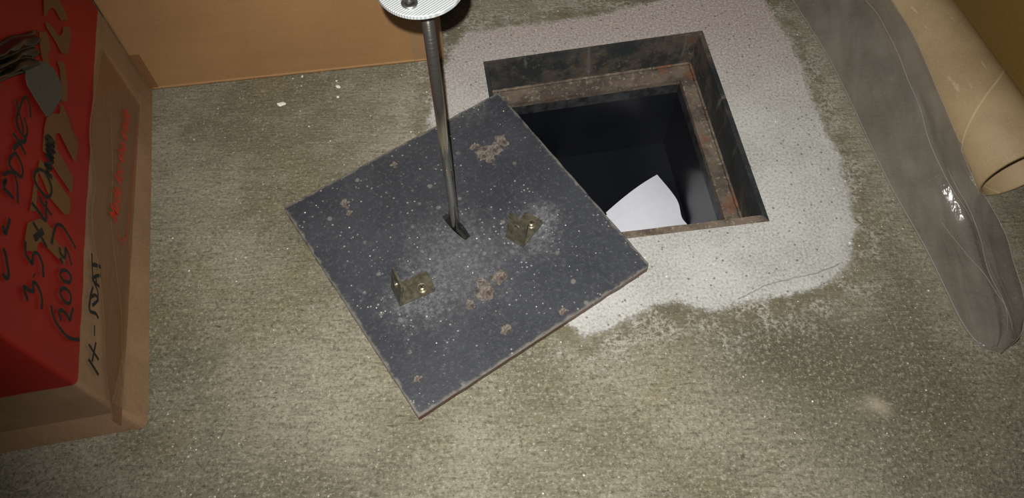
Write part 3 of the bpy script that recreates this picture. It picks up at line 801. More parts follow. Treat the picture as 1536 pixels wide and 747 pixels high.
def make_plate():
    M['plate'] = mat_plate()
    z0 = 0.0012
    root = empty('steel_cover_plate', (PLATE_C.x, PLATE_C.y, z0), PLATE_A)
    h = S/2; cr = 0.004
    corners = [(-h, -h), (h, -h+cr*1.5), (h, h), (-h, h)]
    outl = [(-h, -h), (h-cr, -h), (h, -h+cr), (h, h-0.002), (h-0.002, h), (-h+0.002, h), (-h, h-0.002)]
    outer = wobble(outl, 0.0009, 0.005, 5)
    s1 = Vector(to_plate(-0.0761, 0.4595)); s2 = Vector(to_plate(-0.0495, 0.4276))
    d = (s2 - s1).normalized(); nn = Vector((-d.y, d.x)); hw = 0.0062
    slot = []
    for t, sgn in ((0, 1), (1, 1), (1, -1), (0, -1)):
        slot.append(tuple((s1.lerp(s2, t)) + nn * hw * sgn * (0.62 if t == 1 else 0.85)))
    mid = s1.lerp(s2, 0.5)
    slot = [slot[0], tuple(mid - d*0.006 + nn*hw), tuple(mid + d*0.006 + nn*hw), slot[1], slot[2], tuple(mid + d*0.006 - nn*hw), tuple(mid - d*0.006 - nn*hw), slot[3]]
    # top skin as a grid-free fill; edges chamfered
    bm = bmesh.new(); prism(bm, outer, [slot], 0, TH, 0.0009)
    o = obj('plate_body', bm, M['plate'], root)
    me = o.data
    si = me.attributes.new('side', 'FLOAT', 'FACE')
    for p in me.polygons:
        si.data[p.index].value = 1.0 if abs(p.normal.z) < 0.5 and max(abs(p.center.x), abs(p.center.y)) > h*0.9 else 0.0
    # black backing added under the slot, standing in for the shade inside
    bm = bmesh.new()
    kp = [tuple(Vector(p) + (Vector(p) - mid).normalized()*0.003) for p in slot]
    prism(bm, kp, [], -0.0008, 0.0001)
    obj('slot_shade_backing', bm, M['marker'], root)
    # raised scabs of rust on the paint
    for k, ((x, y), r) in enumerate(RUST):
        lx, ly = to_plate(x, y)
        pts = blob(r, 22, k + 1, 0.75)
        bm = bmesh.new()
        top = []
        base = [bm.verts.new((px, py, 0)) for px, py in pts]
        midr = [bm.verts.new((px*0.82, py*0.82, 0.0007 + 0.0004*noise.noise(Vector((px*900, py*900, k))))) for px, py in pts]
        inn = [bm.verts.new((px*0.4, py*0.4, 0.0008 + 0.0006*noise.noise(Vector((px*900, py*900, k+9))))) for px, py in pts]
        for A_, B_ in ((base, midr), (midr, inn)):
            for i in range(22):
                j = (i+1) % 22
                bm.faces.new((A_[i], A_[j], B_[j], B_[i]))
        bm.faces.new(inn); bm.faces.new(base[::-1])
        obj('rust_scab', bm, M['rust'], root, False, (lx, ly, TH - 0.0001))
    # angle brackets
    for (nx, ny), fold_a, base_a, bl, wd, (scx, scy) in (((-0.1207, 0.3439), 119.4, 25.5, 0.0425, 0.0262, (-0.0979, 0.3649)),
                                                       ((0.0124, 0.4144), 146.0, 54.0, 0.0405, 0.0240, (0.0222, 0.4443))):
        lx, ly = to_plate(nx, ny)
        br = empty('angle_bracket', (lx, ly, TH), math.radians(base_a) - PLATE_A)
        br.parent = root
        t = 0.0021
        sl = Vector(to_plate(scx, scy)) - Vector((lx, ly))
        ra = -(math.radians(base_a) - PLATE_A)
        sx, sy = sl.x*math.cos(ra) - sl.y*math.sin(ra), sl.x*math.sin(ra) + sl.y*math.cos(ra)
        bm = bmesh.new()
        prism(bm, [(0.0, 0), (bl-0.002, 0), (bl, 0.002), (bl, wd-0.002), (bl-0.002, wd), (0, wd)], [circle(sx, sy, 0.0030, 16)], 0, t, 0.0003)
        obj('base_leg', bm, M['brass'], br)
        # upright leg: same outline tilted up over the base
        bm = bmesh.new()
        hl = 0.0415
        prism(bm, [(0, 0), (hl-0.0015, 0), (hl, 0.0015), (hl, wd-0.0015), (hl-0.0015, wd), (0, wd)], [circle(hl*0.62, wd*0.5, 0.0041, 18)], 0, t, 0.0)
        bmesh.ops.rotate(bm, verts=bm.verts, cent=(0, 0, 0), matrix=Matrix.Rotation(math.radians(-80), 3, 'Y'))
        bmesh.ops.translate(bm, verts=bm.verts, vec=(0.0019, 0, 0.0003))
        ul = obj('upright_leg', bm, M['brass'], br)
        bm = bmesh.new()
        prism(bm, circle(hl*0.62, wd*0.5, 0.0047, 20), [circle(hl*0.62, wd*0.5, 0.0039, 20)], t-0.0004, t+0.0004)
        bmesh.ops.rotate(bm, verts=bm.verts, cent=(0, 0, 0), matrix=Matrix.Rotation(math.radians(-80), 3, 'Y'))
        bmesh.ops.translate(bm, verts=bm.verts, vec=(0.0019, 0, 0.0003))
        obj('hole_rim', bm, M['screw'], ul)
        # screw with a dished washer ring
        bm = bmesh.new()
        lathe(bm, [(0.0062, t-0.0002), (0.0062, t+0.0008), (0.0054, t+0.0012), (0.0046, t+0.0006)], 28, (sx, sy))
        sc = obj('screw', bm, M['screw'], br, True)
        bm = bmesh.new()
        hd = [(0.0042, t+0.0004), (0.0041, t+0.0018), (0.0032, t+0.0026), (0.0016, t+0.0030)]
        lathe(bm, hd, 24, (sx, sy))
        obj('screw_head', bm, M['screw'], sc, True)
        bm = bmesh.new()
        for ang in (0.5, 0.5 + math.pi/2):
            m = Matrix.Translation((sx, sy, 0)) @ Matrix.Rotation(ang, 4, 'Z')
            b2 = bmesh.new(); box(b2, -0.0024, 0.0024, -0.00045, 0.00045, t+0.0022, t+0.00315)
            bmesh.ops.transform(b2, matrix=m, verts=b2.verts)
            tmp = bpy.data.meshes.new('tmp'); b2.to_mesh(tmp); b2.free(); bm.from_mesh(tmp); bpy.data.meshes.remove(tmp)
        obj('cross_recess', bm, M['thread'], sc)
    tag(root, 'dark grey square steel cover plate with two angle brackets, lying beside the opening', 'cover plate')
    return root
plate = make_plate()
PLATE_TOP = 0.0012 + TH

# ------------------------------------------------------------------ lifting key standing in the plate's slot
def make_key():
    bx, by = -0.0638, 0.4434
    root = empty('lifting_key', (bx, by, 0.0014))
    zt = 0.3570
    bm = bmesh.new()
    lathe(bm, [(0.0045, 0.0), (0.0050, 0.001), (0.0050, 0.11), (0.00515, 0.112), (0.00515, zt)], 40)
    obj('rod', bm, M['rod'], root, True)
    bm = bmesh.new()
    R = 0.0330
    lathe(bm, [(0.008, zt-0.006), (0.008, zt-0.0005), (R-0.0012, zt-0.0005), (R, zt+0.0006), (R, zt+0.0034), (R-0.0004, zt+0.0038), (0.004, zt+0.0038)], 96)
    dsc = obj('handle_disc', bm, M['disc'], root, False, (-0.0022, 0.0005, 0))
    dsc['label'] = 'pale grey serrated round disc'
    for k in range(3):
        a = math.radians(212 + 120*k) if False else math.radians((252, 165, 25)[k])
        cx, cy = 0.0212*math.cos(a) , 0.0212*math.sin(a)
        z = zt + 0.0038
        bm = bmesh.new()
        lathe(bm, [(0.0062, z-0.0004), (0.0062, z+0.0010), (0.0056, z+0.0016), (0.0030, z+0.0016), (0.0030, z+0.0004)], 32, (cx, cy))
        b = obj('socket_bolt', bm, M['bolt'], root, True, (-0.0022, 0.0005, 0))
        bm = bmesh.new()
        hexo = [(cx + 0.0030*math.cos(i*math.pi/3), cy + 0.0030*math.sin(i*math.pi/3)) for i in range(6)]
        hexi = [(cx + 0.0019*math.cos(i*math.pi/3), cy + 0.0019*math.sin(i*math.pi/3)) for i in range(6)]
        prism(bm, hexo, [hexi], z+0.0002, z+0.0015)
        obj('hex_socket', bm, M['bolt'], b)
    # cross tongue that turns under the plate
    bm = bmesh.new()
    d = Vector((-0.0495+0.0761, 0.4276-0.4595)).normalized()
    ang = math.atan2(d.y, d.x)
    box(bm, 0.003, 0.0185, -0.0020, 0.0020, 0.0, 0.0065, 0.0006)
    bmesh.ops.rotate(bm, verts=bm.verts, cent=(0, 0, 0), matrix=Matrix.Rotation(ang, 3, 'Z'))
    obj('tongue', bm, M['rod'], root)
    tag(root, 'steel lifting key with round bolted disc standing upright in the plate slot', 'lifting key')
make_key()

# ------------------------------------------------------------------ back cardboard box
def carton_panels(root, w, d, h, mat, flap_gap=0.004):
    """Closed carton: one bevelled body with its two top flaps and their tape."""
    bm = bmesh.new(); box(bm, 0, w, 0, d, 0, h, 0.003, 3)
    obj('carton_body', bm, mat, root)
    for a, b in ((0.002, d/2-flap_gap/2), (d/2+flap_gap/2, d-0.002)):
        bm = bmesh.new(); box(bm, 0.002, w-0.002, a, b, h-0.0005, h+0.0035, 0.001, 2)
        obj('top_flap', bm, mat, root)
    bm = bmesh.new(); box(bm, -0.0006, w+0.0006, d/2-0.024, d/2+0.024, h+0.0036, h+0.0039)
    obj('parcel_tape', bm, M['tape'], root)

def make_back_box():
    a = math.atan2(0.705-0.657, -0.092+0.465)
    root = empty('brown_carton', (-0.4640, 0.6570, 0), a)
    w = 0.3805
    carton_panels(root, w, 0.30, 0.34, M['kraft'])
    # a short darker strip at the left near corner, pale tape at the right
    for x0, x1, z1, m in ((0.0, 0.014, 0.062, 'tape'), (w-0.040, w+0.0005, 0.30, 'tape_pale')):
        bm = bmesh.new(); box(bm, x0, x1, -0.0006, 0.0004, 0.002, z1)
        obj('parcel_tape', bm, M[m], root)
    # lifted bottom edge, frayed
    bm = bmesh.new()
    n = 70; prev = None
    for i in range(n+1):
        x = 0.004 + (w-0.008)*i/n
        wv = 0.0004 + 0.0004*noise.noise(Vector((x*40, 1, 2)))
        r = [bm.verts.new((x, 0.0005, 0.0045+wv)), bm.verts.new((x, -0.0006-wv, 0.0025)), bm.verts.new((x, -0.0010-wv*1.2, 0.0005)), bm.verts.new((x, 0.001, 0.0005))]
        if prev:
            for m in range(4): bm.faces.new((prev[m], r[m], r[(m+1)%4], prev[(m+1)%4]))
        else: bm.faces.new(r[::-1])
        prev = r
    bm.faces.new(prev)
    obj('bottom_fold', bm, M['kraft'], root, True)
    tag(root, 'plain brown cardboard carton standing behind the lifting key, beside the red carton', 'carton')
make_back_box()

# ------------------------------------------------------------------ red printed carton
def make_red_box():
    ang = math.atan2(BOX_AXIS[1], BOX_AXIS[0]) - math.pi/2
    root = empty('red_printed_carton', BOX_ORIGIN, ang)          # local y runs along the face, x points out of it
    Ls, Hb, Dp = 0.4365, 0.40, 0.33
    fl0 = lambda s: 0.0150 + (0.0030 - 0.0150) * s / Ls           # how far the sagging bottom edge bulges out
    # body swept round a plan outline with rounded corners
    def plan(out, rad):
        pts = []
        def arc(cx, cy, a0, a1, r):
            for k in range(5):
                a = math.radians(a0 + (a1-a0)*k/4)
                pts.append((cx + r*math.cos(a), cy + r*math.sin(a)))
        x1, y0, y1, x0 = 0, 0, Ls, -Dp
        arc(x1-rad, y0+rad, -90, 0, rad); arc(x1-rad, y1-rad, 0, 90, rad)
        arc(x0+rad, y1-rad, 90, 180, rad); arc(x0+rad, y0+rad, 180, 270, rad)
        # subdivide long sides
        out2 = []
        for i in range(len(pts)):
            a, b = Vector(pts[i]), Vector(pts[(i+1) % len(pts)])
            k = max(1, int((b-a).length/0.02))
            for s in range(k): out2.append(a.lerp(b, s/k))
        return out2
    base = plan(0, 0.005)
    bm = bmesh.new()
    prof = [0.0, 0.010, 0.021, 0.030, 0.05, 0.08, 0.11, 0.14, 0.2, 0.26, 0.32, 0.38, Hb]
    rings = []
    for z in prof:
        ring = []
        for p in base:
            x, y = p.x, p.y
            if z < 0.030:
                k = 1 - z/0.030
                if x > -0.02: x += fl0(y) * k * max(0, min(1, (x+0.02)/0.02))
                if y < 0.02: y -= 0.010 * k * max(0, min(1, (0.02-y)/0.02))
            dent = 0.0012 * noise.noise(Vector((p.x*9, p.y*9, z*11))) if 0.03 < z < Hb else 0
            ring.append(bm.verts.new((x + (dent if p.x > -0.005 else 0), y - (dent if p.y < 0.005 else 0), z)))
        rings.append(ring)
    for a, b in zip(rings, rings[1:]):
        for i in range(len(a)):
            j = (i+1) % len(a)
            bm.faces.new((a[i], a[j], b[j], b[i]))
    bm.faces.new(rings[0][::-1]); bm.faces.new(rings[-1])
    obj('carton_body', bm, M['red'], root)
    for x0, x1 in ((-Dp+0.004, -Dp/2-0.002), (-Dp/2+0.002, -0.004)):
        bm = bmesh.new(); box(bm, x0, x1, 0.004, Ls-0.004, Hb-0.0005, Hb+0.0035, 0.001, 2)
        obj('top_flap', bm, M['red'], root)
    # flat print: letters left in bare card
    def decal(name, pts, x, mat):
        bm = bmesh.new()
        P3 = [Vector((0, s, t)) for s, t in pts]
        vs = [bm.verts.new((x, s, t)) for s, t in pts]
        for tri in tessellate_polygon([P3]):
            try: bm.faces.new([vs[k] for k in tri])
            except ValueError: pass
        return obj(name, bm, mat, root)
    for pts in LETTERS:
        sm = [tuple(v) for v in pts]
        decal('printed_letter', sm, 0.0016, M['kraft_print'])
    def ribbon(bm, pts, w, x):
        P = smooth_line(pts, 5)
        prev = None
        for i, p in enumerate(P):
            d = (P[min(i+1, len(P)-1)] - P[max(i-1, 0)]); d.normalize()
            n = Vector((-d.y, d.x)) * w * (1.0 + 0.25*noise.noise(Vector((p.x*120, p.y*120, 0))))
            cur = (bm.verts.new((x, p.x+n.x, p.y+n.y)), bm.verts.new((x, p.x-n.x, p.y-n.y)))
            if prev: bm.faces.new((prev[0], cur[0], cur[1], prev[1]))
            prev = cur
    for k, (nm, strokes) in enumerate(MARKER.items()):
        bm = bmesh.new()
        for q, (pts, w) in enumerate(strokes):
            ribbon(bm, pts, 0.00150 * w, 0.0021 + 0.00002*q)
        o = obj('marker_writing', bm, M['marker'], root)
    # strip of printed parcel tape along the bottom, wrinkled edges
    bm = bmesh.new()
    e1 = smooth_line(TAPE_EDGE, 6); n = len(e1); prev = None
    for i, p in enumerate(e1):
        s = p.x
        row = []
        for j in range(9):
            t = p.y * (1 - j/8) + 0.029 * (j/8)
            x = 0.0017 + 0.0007*noise.noise(Vector((s*60, t*60, 4)))
            if t < 0.030: x += fl0(s) * (1 - t/0.030)
            row.append(bm.verts.new((x, s, t)))
        if prev:
            for j in range(8): bm.faces.new((prev[j], row[j], row[j+1], prev[j+1]))
        prev = row
    obj('printed_tape', bm, M['tape'], root, True)
    for ed, w in ((TAPE_EDGE, 0.0009), (TAPE_EDGE2, 0.0008)):
        bm = bmesh.new(); ribbon(bm, ed, w, 0.0026)
        obj('tape_crease', bm, M['tape_pale'], root)
    bm = bmesh.new(); ribbon(bm, TAPE_LINE, 0.00055, 0.0030); ribbon(bm, TAPE_TICK, 0.0006, 0.0030)
    obj('tape_rule', bm, M['red_ink'], root)
    bm = bmesh.new(); ribbon(bm, FINE_LINE, 0.0004, 0.0030)
    obj('tape_edge', bm, M['marker'], root)
    # lettering on the tape
    cu = bpy.data.curves.new('lettering', 'FONT'); cu.body = 'Made for the trade'; cu.shear = 0.0; cu.size = 1.0
    cu.offset = 0.014
    tmp = bpy.data.objects.new('lettering', cu); COL.objects.link(tmp)
    bpy.context.view_layer.update()
    me = bpy.data.meshes.new_from_object(tmp.evaluated_get(bpy.context.evaluated_depsgraph_get()))
    bpy.data.objects.remove(tmp)
    xs = [v.co.x for v in me.vertices]; wid = max(xs) - min(xs)
    A, B_ = Vector(TAPE_TEXT[0]), Vector(TAPE_TEXT[1])
    d = (B_ - A); k = d.length / wid; d.normalize(); nn = Vector((-d.y, d.x))
    for v in me.vertices:
        p = A + d * (v.co.x - min(xs)) * k + nn * v.co.y * k * 1.25
        v.co = (0.0036, p.x, p.y)
    me.materials.append(M['red_ink'])
    o = bpy.data.objects.new('tape_lettering', me); COL.objects.link(o); o.parent = root
    o['label'] = 'red lettering reading Made for the trade'
    # paler tape folded round the far corner
    bm = bmesh.new(); prev = None
    for i in range(13):
        t = 0.004 + 0.128*i/12
        row = []
        for j in range(6):
            s = 0.4355 - 0.042*(0.55 + 0.45*i/12)*j/5
            x = 0.0022 + 0.0008*abs(noise.noise(Vector((s*90, t*90, 11)))) + (fl0(s)*(1-t/0.030) if t < 0.030 else 0)
            row.append(bm.verts.new((x, s, t)))
        if prev:
            for j in range(5): bm.faces.new((prev[j], row[j], row[j+1], prev[j+1]))
        prev = row
    obj('corner_tape', bm, M['tape_pale'], root, True)
    # crushed corner tape at the near bottom corner
    bm = bmesh.new(); prev = None
    for i in range(15):
        s = 0.002 + 0.060*i/14
        row = []
        for j in range(7):
            t = 0.002 + 0.050*j/6*(1 - 0.35*i/14)
            x = 0.0020 + 0.0012*abs(noise.noise(Vector((s*140, t*140, 7))))
            if t < 0.030: x += fl0(s)*(1-t/0.030)
            row.append(bm.verts.new((x, s, t)))
        if prev:
            for j in range(6): bm.faces.new((prev[j], row[j], row[j+1], prev[j+1]))
        prev = row
    obj('corner_tape', bm, M['tape_pale'], root)
    tag(root, 'red printed cardboard carton with black marker writing and brown taped bottom edge', 'carton')

    # crumpled black wrap with a tongue of grey tape, stuck to the carton's face
    wr = empty('black_wrap_bundle', tuple(Vector(BOX_ORIGIN) + Matrix.Rotation(ang, 3, 'Z') @ Vector((0.001, 0.22, 0.22))), ang)
    W0, W1, W2, W3 = [Vector(p) for p in WRAP]
    bm = bmesh.new(); nu, nv = 44, 40; g = []
    for j in range(nv+1):
        row = []
        for i in range(nu+1):
            u, v = i/nu, j/nv
            p = W0.lerp(W1, u).lerp(W3.lerp(W2, u), v)
            edge = min(1, 5*min(u, 1-u)) * min(1, 9*v)
            fold = abs(math.sin(u*11 - v*2.0 + 1.6*noise.noise(Vector((u*2.2, v*2.5, 1)))))
            x = 0.0022 + edge*(0.003 + 0.007*fold + 0.004*noise.noise(Vector((u*7, v*5, 2))))
            p = p + (W1 - W0) * 0.07*noise.noise(Vector((u*3, v*4, 8))) - (W1 - W0) * 0.35*v*v
            row.append(bm.verts.new((max(x, 0.002), p.x-0.22, p.y-0.22)))
        g.append(row)
    back = [[bm.verts.new((0.0008, c.co.y, c.co.z)) for c in row] for row in g]
    for j in range(nv):
        for i in range(nu):
            bm.faces.new((g[j][i], g[j][i+1], g[j+1][i+1], g[j+1][i]))
            bm.faces.new((back[j][i], back[j+1][i], back[j+1][i+1], back[j][i+1]))
    per = [(0, i) for i in range(nu)] + [(j, nu) for j in range(nv)] + [(nv, i) for i in range(nu, 0, -1)] + [(j, 0) for j in range(nv, 0, -1)]
    for k in range(len(per)):
        a, b = per[k], per[(k+1) % len(per)]
        bm.faces.new((g[a[0]][a[1]], back[a[0]][a[1]], back[b[0]][b[1]], g[b[0]][b[1]]))
    obj('crumpled_film', bm, M['black_film'], wr, True)
    bm = bmesh.new()
    pts = [(s, t) for s, t in GREY_TAPE]
    P = [Vector((s, t)) for s, t in wobble(pts, 0.0004, 0.004, 3)]
    lo = [bm.verts.new((0.0026, p.x-0.22, p.y-0.22)) for p in P]; hi = [bm.verts.new((0.0034, p.x-0.22, p.y-0.22)) for p in P]
    for i in range(len(P)):
        j = (i+1) % len(P); bm.faces.new((lo[i], lo[j], hi[j], hi[i]))
    for tri in tessellate_polygon([[Vector((p.x, p.y, 0)) for p in P]]):
        bm.faces.new([hi[k] for k in tri]); bm.faces.new([lo[k] for k in tri][::-1])
    o = obj('grey_tape', bm, M['grey_tape'], wr); o['label'] = 'dull grey cloth tape tongue'
    tag(wr, 'crumpled shiny black plastic wrap with grey tape tongue stuck on the red carton', 'plastic wrap')
make_red_box()

# ------------------------------------------------------------------ cardboard tube
TUBE_E = Vector((0.571, 0.486)); TUBE_A = -0.232; TUBE_R = 0.0455
TD = Vector((math.sin(TUBE_A), math.cos(TUBE_A)))
def make_tube():
    root_loc = (TUBE_E.x, TUBE_E.y, 0)
    n, L_ = 72, 0.78
    bm = bmesh.new(); uvl = bm.loops.layers.uv.new('UVMap')
    prof = [(TUBE_R-0.0050, 0.35), (TUBE_R-0.0050, 0.0012), (TUBE_R-0.0042, 0.0), (TUBE_R-0.0008, 0.0), (TUBE_R, 0.0010)]
    prof = [(TUBE_R-0.0050, L_)] + prof + [(TUBE_R, L_*k/10) for k in range(1, 11)] + [(TUBE_R-0.0050, L_)]
    rings = []
    for r, l in prof[:-1]:
        rings.append([bm.verts.new((r*math.sin(2*math.pi*i/n), l, TUBE_R + r*math.cos(2*math.pi*i/n))) for i in range(n)])
    rings.append(rings[0])
    for (a, b), (pa, pb) in zip(zip(rings, rings[1:]), zip(prof, prof[1:])):
        for i in range(n):
            j = (i+1) % n
            try: f = bm.faces.new((a[i], a[j], b[j], b[i]))
            except ValueError: continue
            for lp, (u, v) in zip(f.loops, ((i/n, pa[1]), ((i+1)/n, pa[1]), ((i+1)/n, pb[1]), (i/n, pb[1]))):
                lp[uvl].uv = (u, v)
    o = obj('cardboard_tube', bm, M['tube'], None, True, root_loc, (0, 0, -TUBE_A))
    tag(o, 'thick brown cardboard tube lying on the floor beside the clear plastic', 'cardboard tube')
make_tube()

# ------------------------------------------------------------------ carton behind the tube
def make_side_box():
    nrm = Vector((TD.y, -TD.x))
    p = TUBE_E + TD * 0.02 + nrm * (TUBE_R + 0.006)
    root = empty('ochre_carton', (p.x, p.y, 0), -TUBE_A)
    carton_panels(root, 0.30, 0.62, 0.36, M['kraft_side'])
    tag(root, 'ochre brown cardboard carton standing against the cardboard tube', 'carton')
make_side_box()

# ------------------------------------------------------------------ clear plastic film
def make_film():
    def tube_h(x, y):
        q = Vector((x, y)) - TUBE_E; s = q.dot(TD); o = q.dot(Vector((TD.y, -TD.x)))
        if s < -0.006 or abs(o) >= TUBE_R: return 0.0
        return TUBE_R + math.sqrt(TUBE_R**2 - o*o)
    Lp = smooth_line([Vector(p) for p in FILM_L], 10); Rp = smooth_line([Vector(p) for p in FILM_R], 10)
    # go on beyond the frame
    dl = (Lp[0]-Lp[1]).normalized(); dr = (Rp[0]-Rp[1]).normalized()
    Lp = [Lp[0] + Vector((dl.x, dl.y, 0))*0.03*k for k in range(8, 0, -1)] + Lp
    Rp = [Rp[0] + Vector((dr.x, dr.y, 0))*0.03*k for k in range(8, 0, -1)] + Rp
    nv = 44
    bm = bmesh.new()
    for lay in range(2):
        g = []
        for j, (a, b) in enumerate(zip(Lp, Rp)):
            row = []
            for i in range(nv+1):
                v = i/nv
                p = a.lerp(b, v)
                dd = (1 - (2*v-1)**2)
                k = j/len(Lp)
                wr = 0.5*noise.noise(Vector((p.x*26, p.y*9, 3+lay*5))) + 0.35*noise.noise(Vector((p.x*55, p.y*22, 9+lay*3)))
                wr += 0.55*max(0, 1 - abs(v - 0.55 - 0.13*math.sin(k*5))*9)            # a long raised fold
                z = max(p.z, 0.0012) + (0.0025 if lay == 0 else 0.0)
                z += dd**0.5 * (0.010 if lay == 0 else 0.002) * (0.55 + wr)
                z += dd * 0.004 * lay * 0
                z = max(z, 0.0009 + 0.0006*(1-lay))
                th = tube_h(p.x, p.y)
                qq = Vector((p.x, p.y)) - TUBE_E; ss = qq.dot(TD); oo = qq.dot(Vector((TD.y, -TD.x)))
                if th and z < TUBE_R and oo < 0:
                    lim = math.sqrt(max(0, TUBE_R**2 - (z-TUBE_R)**2)) + 0.0012 + 0.0008*(1-lay)
                    if -oo < lim: p = p - Vector((TD.y, -TD.x, 0)) * (lim + oo)
                elif th: z = max(z, th + 0.0010 + 0.0008*(1-lay))
                row.append(bm.verts.new((p.x, p.y, z)))
            g.append(row)
        if lay == 0: grid_co = [[v.co.copy() for v in row] for row in g]
        for j in range(len(g)-1):
            for i in range(nv):
                bm.faces.new((g[j][i], g[j][i+1], g[j+1][i+1], g[j+1][i]))
    o = obj('plastic_bag', bm, M['film'], None, True)
    def ridge(name, line, r, lift):  # raised strip in the paler colour that paints caught light
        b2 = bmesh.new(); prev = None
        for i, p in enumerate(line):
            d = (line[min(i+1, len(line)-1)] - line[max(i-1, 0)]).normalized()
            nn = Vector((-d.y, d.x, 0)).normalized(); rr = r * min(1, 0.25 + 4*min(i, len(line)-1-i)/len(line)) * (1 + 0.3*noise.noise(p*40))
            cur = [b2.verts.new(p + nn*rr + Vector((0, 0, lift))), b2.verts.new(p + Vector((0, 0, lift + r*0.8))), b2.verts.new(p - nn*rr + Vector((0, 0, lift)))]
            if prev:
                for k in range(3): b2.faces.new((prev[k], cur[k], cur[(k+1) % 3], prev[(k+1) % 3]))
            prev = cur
        obj(name, b2, M['film_lit_edge'], o, True)
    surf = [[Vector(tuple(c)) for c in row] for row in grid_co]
    ridge('lit_hem', [r[0] for r in surf], 0.0008, 0.0002)
    ridge('lit_hem', [r[-1] for r in surf], 0.0008, 0.0002)
    def on_surface(f, j0, j1):
        out = []
        for j in range(j0, j1):
            v = f((j-j0)/(j1-j0)) * nv; i = int(v); w = v - i
            out.append(surf[j][i].lerp(surf[j][min(i+1, nv)], w))
        return out
    nj = len(surf)
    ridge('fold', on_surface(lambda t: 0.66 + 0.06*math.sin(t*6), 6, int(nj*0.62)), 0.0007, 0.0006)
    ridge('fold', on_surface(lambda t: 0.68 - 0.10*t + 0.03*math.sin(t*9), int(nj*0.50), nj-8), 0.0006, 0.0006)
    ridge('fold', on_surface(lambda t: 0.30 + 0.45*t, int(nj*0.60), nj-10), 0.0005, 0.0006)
    tag(o, 'clear crumpled polythene bag lying on the floor along the cardboard tube', 'plastic bag')
make_film()

# ------------------------------------------------------------------ crumbs, flakes, thread
rng = random.Random(4)
def chip(r, seed, flat=0.4, ax=1.0):
    bm = bmesh.new()
    bmesh.ops.create_icosphere(bm, subdivisions=1, radius=r)
    for v in bm.verts:
        k = 1 + 0.5*noise.noise(Vector((v.co.x/r*1.3, v.co.y/r*1.3, seed)))
        v.co = Vector((v.co.x*k*ax, v.co.y*k, v.co.z*k*flat))
    zm = min(v.co.z for v in bm.verts)
    for v in bm.verts: v.co.z -= zm
    return bm
labs = ['elongated white plaster flake on bare concrete in front of the brown carton',
        'angular white plaster chip near the brown carton, beside a smaller crumb',
        'small round white crumb closest to the brown carton of a cluster of three',
        'small pale crumb farthest from the brown carton of a cluster of three',
        'thin white splinter touching the foot of the brown carton']
szs = [(0.0030, 2.2, 8), (0.0026, 1.5, -35), (0.0014, 1, 0), (0.0019, 1, 70), (0.0011, 2.4, 90)]
for p, lb, (r, axx, rz) in zip(FLAKES, labs, szs):
    o = obj('plaster_flake', chip(r, r*9e3, 0.35, axx), M['flake'], None, False, (p[0], p[1], 0.0002), (0, 0, math.radians(rz)))
    tag(o, lb, 'plaster flake', 'plaster flakes on the floor')

def scatter(name, pts, label, cat):
    me_v, me_f, me_m = [], [], []
    for (x, y, z, r, mi) in pts:
        b = len(me_v); a0 = rng.random()*6.28
        for k in range(5):
            a = a0 + k*1.2566; rr = r*rng.uniform(0.6, 1.25)
            me_v.append((x+rr*math.cos(a), y+rr*math.sin(a), z))
        me_v.append((x+r*rng.uniform(-.3, .3), y+r*rng.uniform(-.3, .3), z+r*rng.uniform(0.5, 1.0)))
        for k in range(5):
            me_f.append((b+k, b+(k+1) % 5, b+5)); me_m.append(mi)
    me = bpy.data.meshes.new(name); me.from_pydata(me_v, [], me_f)
    me.materials.append(M['flake']); me.materials.append(M['grit_pale'])
    me.polygons.foreach_set('material_index', me_m)
    o = bpy.data.objects.new(name, me); COL.objects.link(o)
    return tag(o, label, cat, kind='stuff')
def in_plate(x, y, m=0.0):
    a, b = to_plate(x, y); return abs(a) < S/2 - m and abs(b) < S/2 - m
def in_open(x, y):
    return poly_sd(x, y, [tuple(p) for p in (TL, TR, BR, BL)]) < 0.012
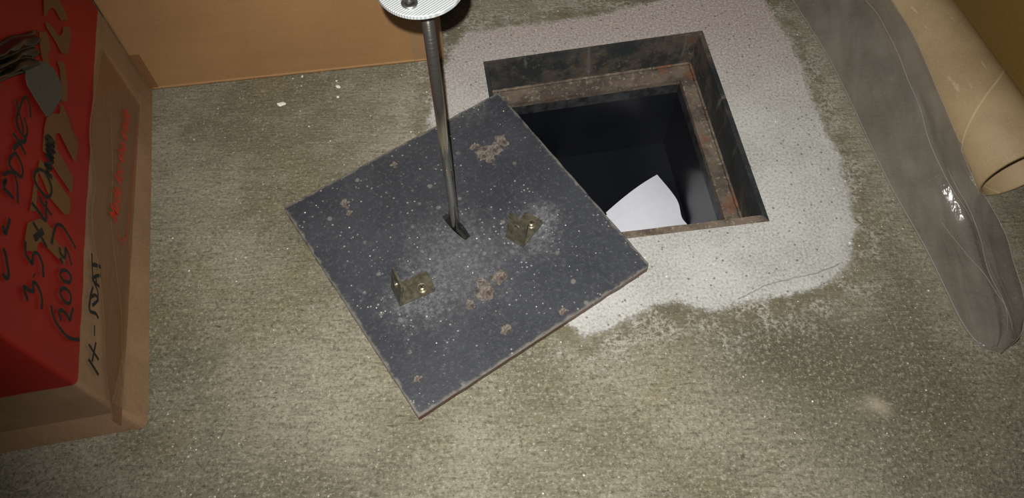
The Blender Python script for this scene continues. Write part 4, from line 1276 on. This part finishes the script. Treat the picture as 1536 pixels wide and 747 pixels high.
pts = []
while len(pts) < 1300:
    x, y = rng.uniform(-0.46, 0.62), rng.uniform(0.06, 1.0)
    if in_plate(x, y, -0.004) or in_open(x, y): continue
    if (Vector((x, y)) - TUBE_E).dot(Vector((TD.y, -TD.x))) > -TUBE_R - 0.004 and (Vector((x, y)) - TUBE_E).dot(TD) > -0.01: continue
    if x < -0.38 + 0.02 - 0.17*(y-0.23): continue
    if y > 0.70 + 0.128*(x+0.1) - 0.002 and x < -0.085: continue
    pts.append((x, y, 0.0001, 0.00045 + 0.0009*rng.random()**5, 1 if rng.random() < 0.75 else 0))
scatter('floor_grit', pts, 'pale grit and plaster crumbs scattered over the concrete floor', 'grit')
pts = [(p[0], p[1], PLATE_TOP, 0.0011 if k < 2 else 0.0008, 0) for k, p in enumerate(PLATE_CRUMBS)]
while len(pts) < 230:
    a, b = rng.uniform(-S/2+.004, S/2-.004), rng.uniform(-S/2+.004, S/2-.004)
    x, y = PLATE_C.x + ca*a - sa*b, PLATE_C.y + sa*a + ca*b
    if (Vector((x, y)) - Vector((-0.0628, 0.4435))).length < 0.024: continue
    pts.append((x, y, PLATE_TOP, 0.00024 + 0.0008*rng.random()**4, 1 if rng.random() < 0.7 else 0))
scatter('plate_grit', pts, 'white crumbs and dust specks scattered over the steel cover plate', 'grit')

bm = bmesh.new(); P = smooth_line([Vector(p) for p in THREAD], 6); prev = None
for i, p in enumerate(P):
    d = (P[min(i+1, len(P)-1)] - P[max(i-1, 0)]).normalized(); n_ = Vector((-d.y, d.x, 0)); r = 0.00055
    ring = [bm.verts.new(p + n_*r*math.cos(k*math.pi/3) + Vector((0, 0, r*math.sin(k*math.pi/3) - 0.0012))) for k in range(6)]
    if prev:
        for k in range(6): bm.faces.new((prev[k], ring[k], ring[(k+1) % 6], prev[(k+1) % 6]))
    else: bm.faces.new(ring[::-1])
    prev = ring
bm.faces.new(prev)
tag(obj('black_thread', bm, M['thread'], None, True), 'short black thread on the floor at the tip of the plastic bag', 'thread')
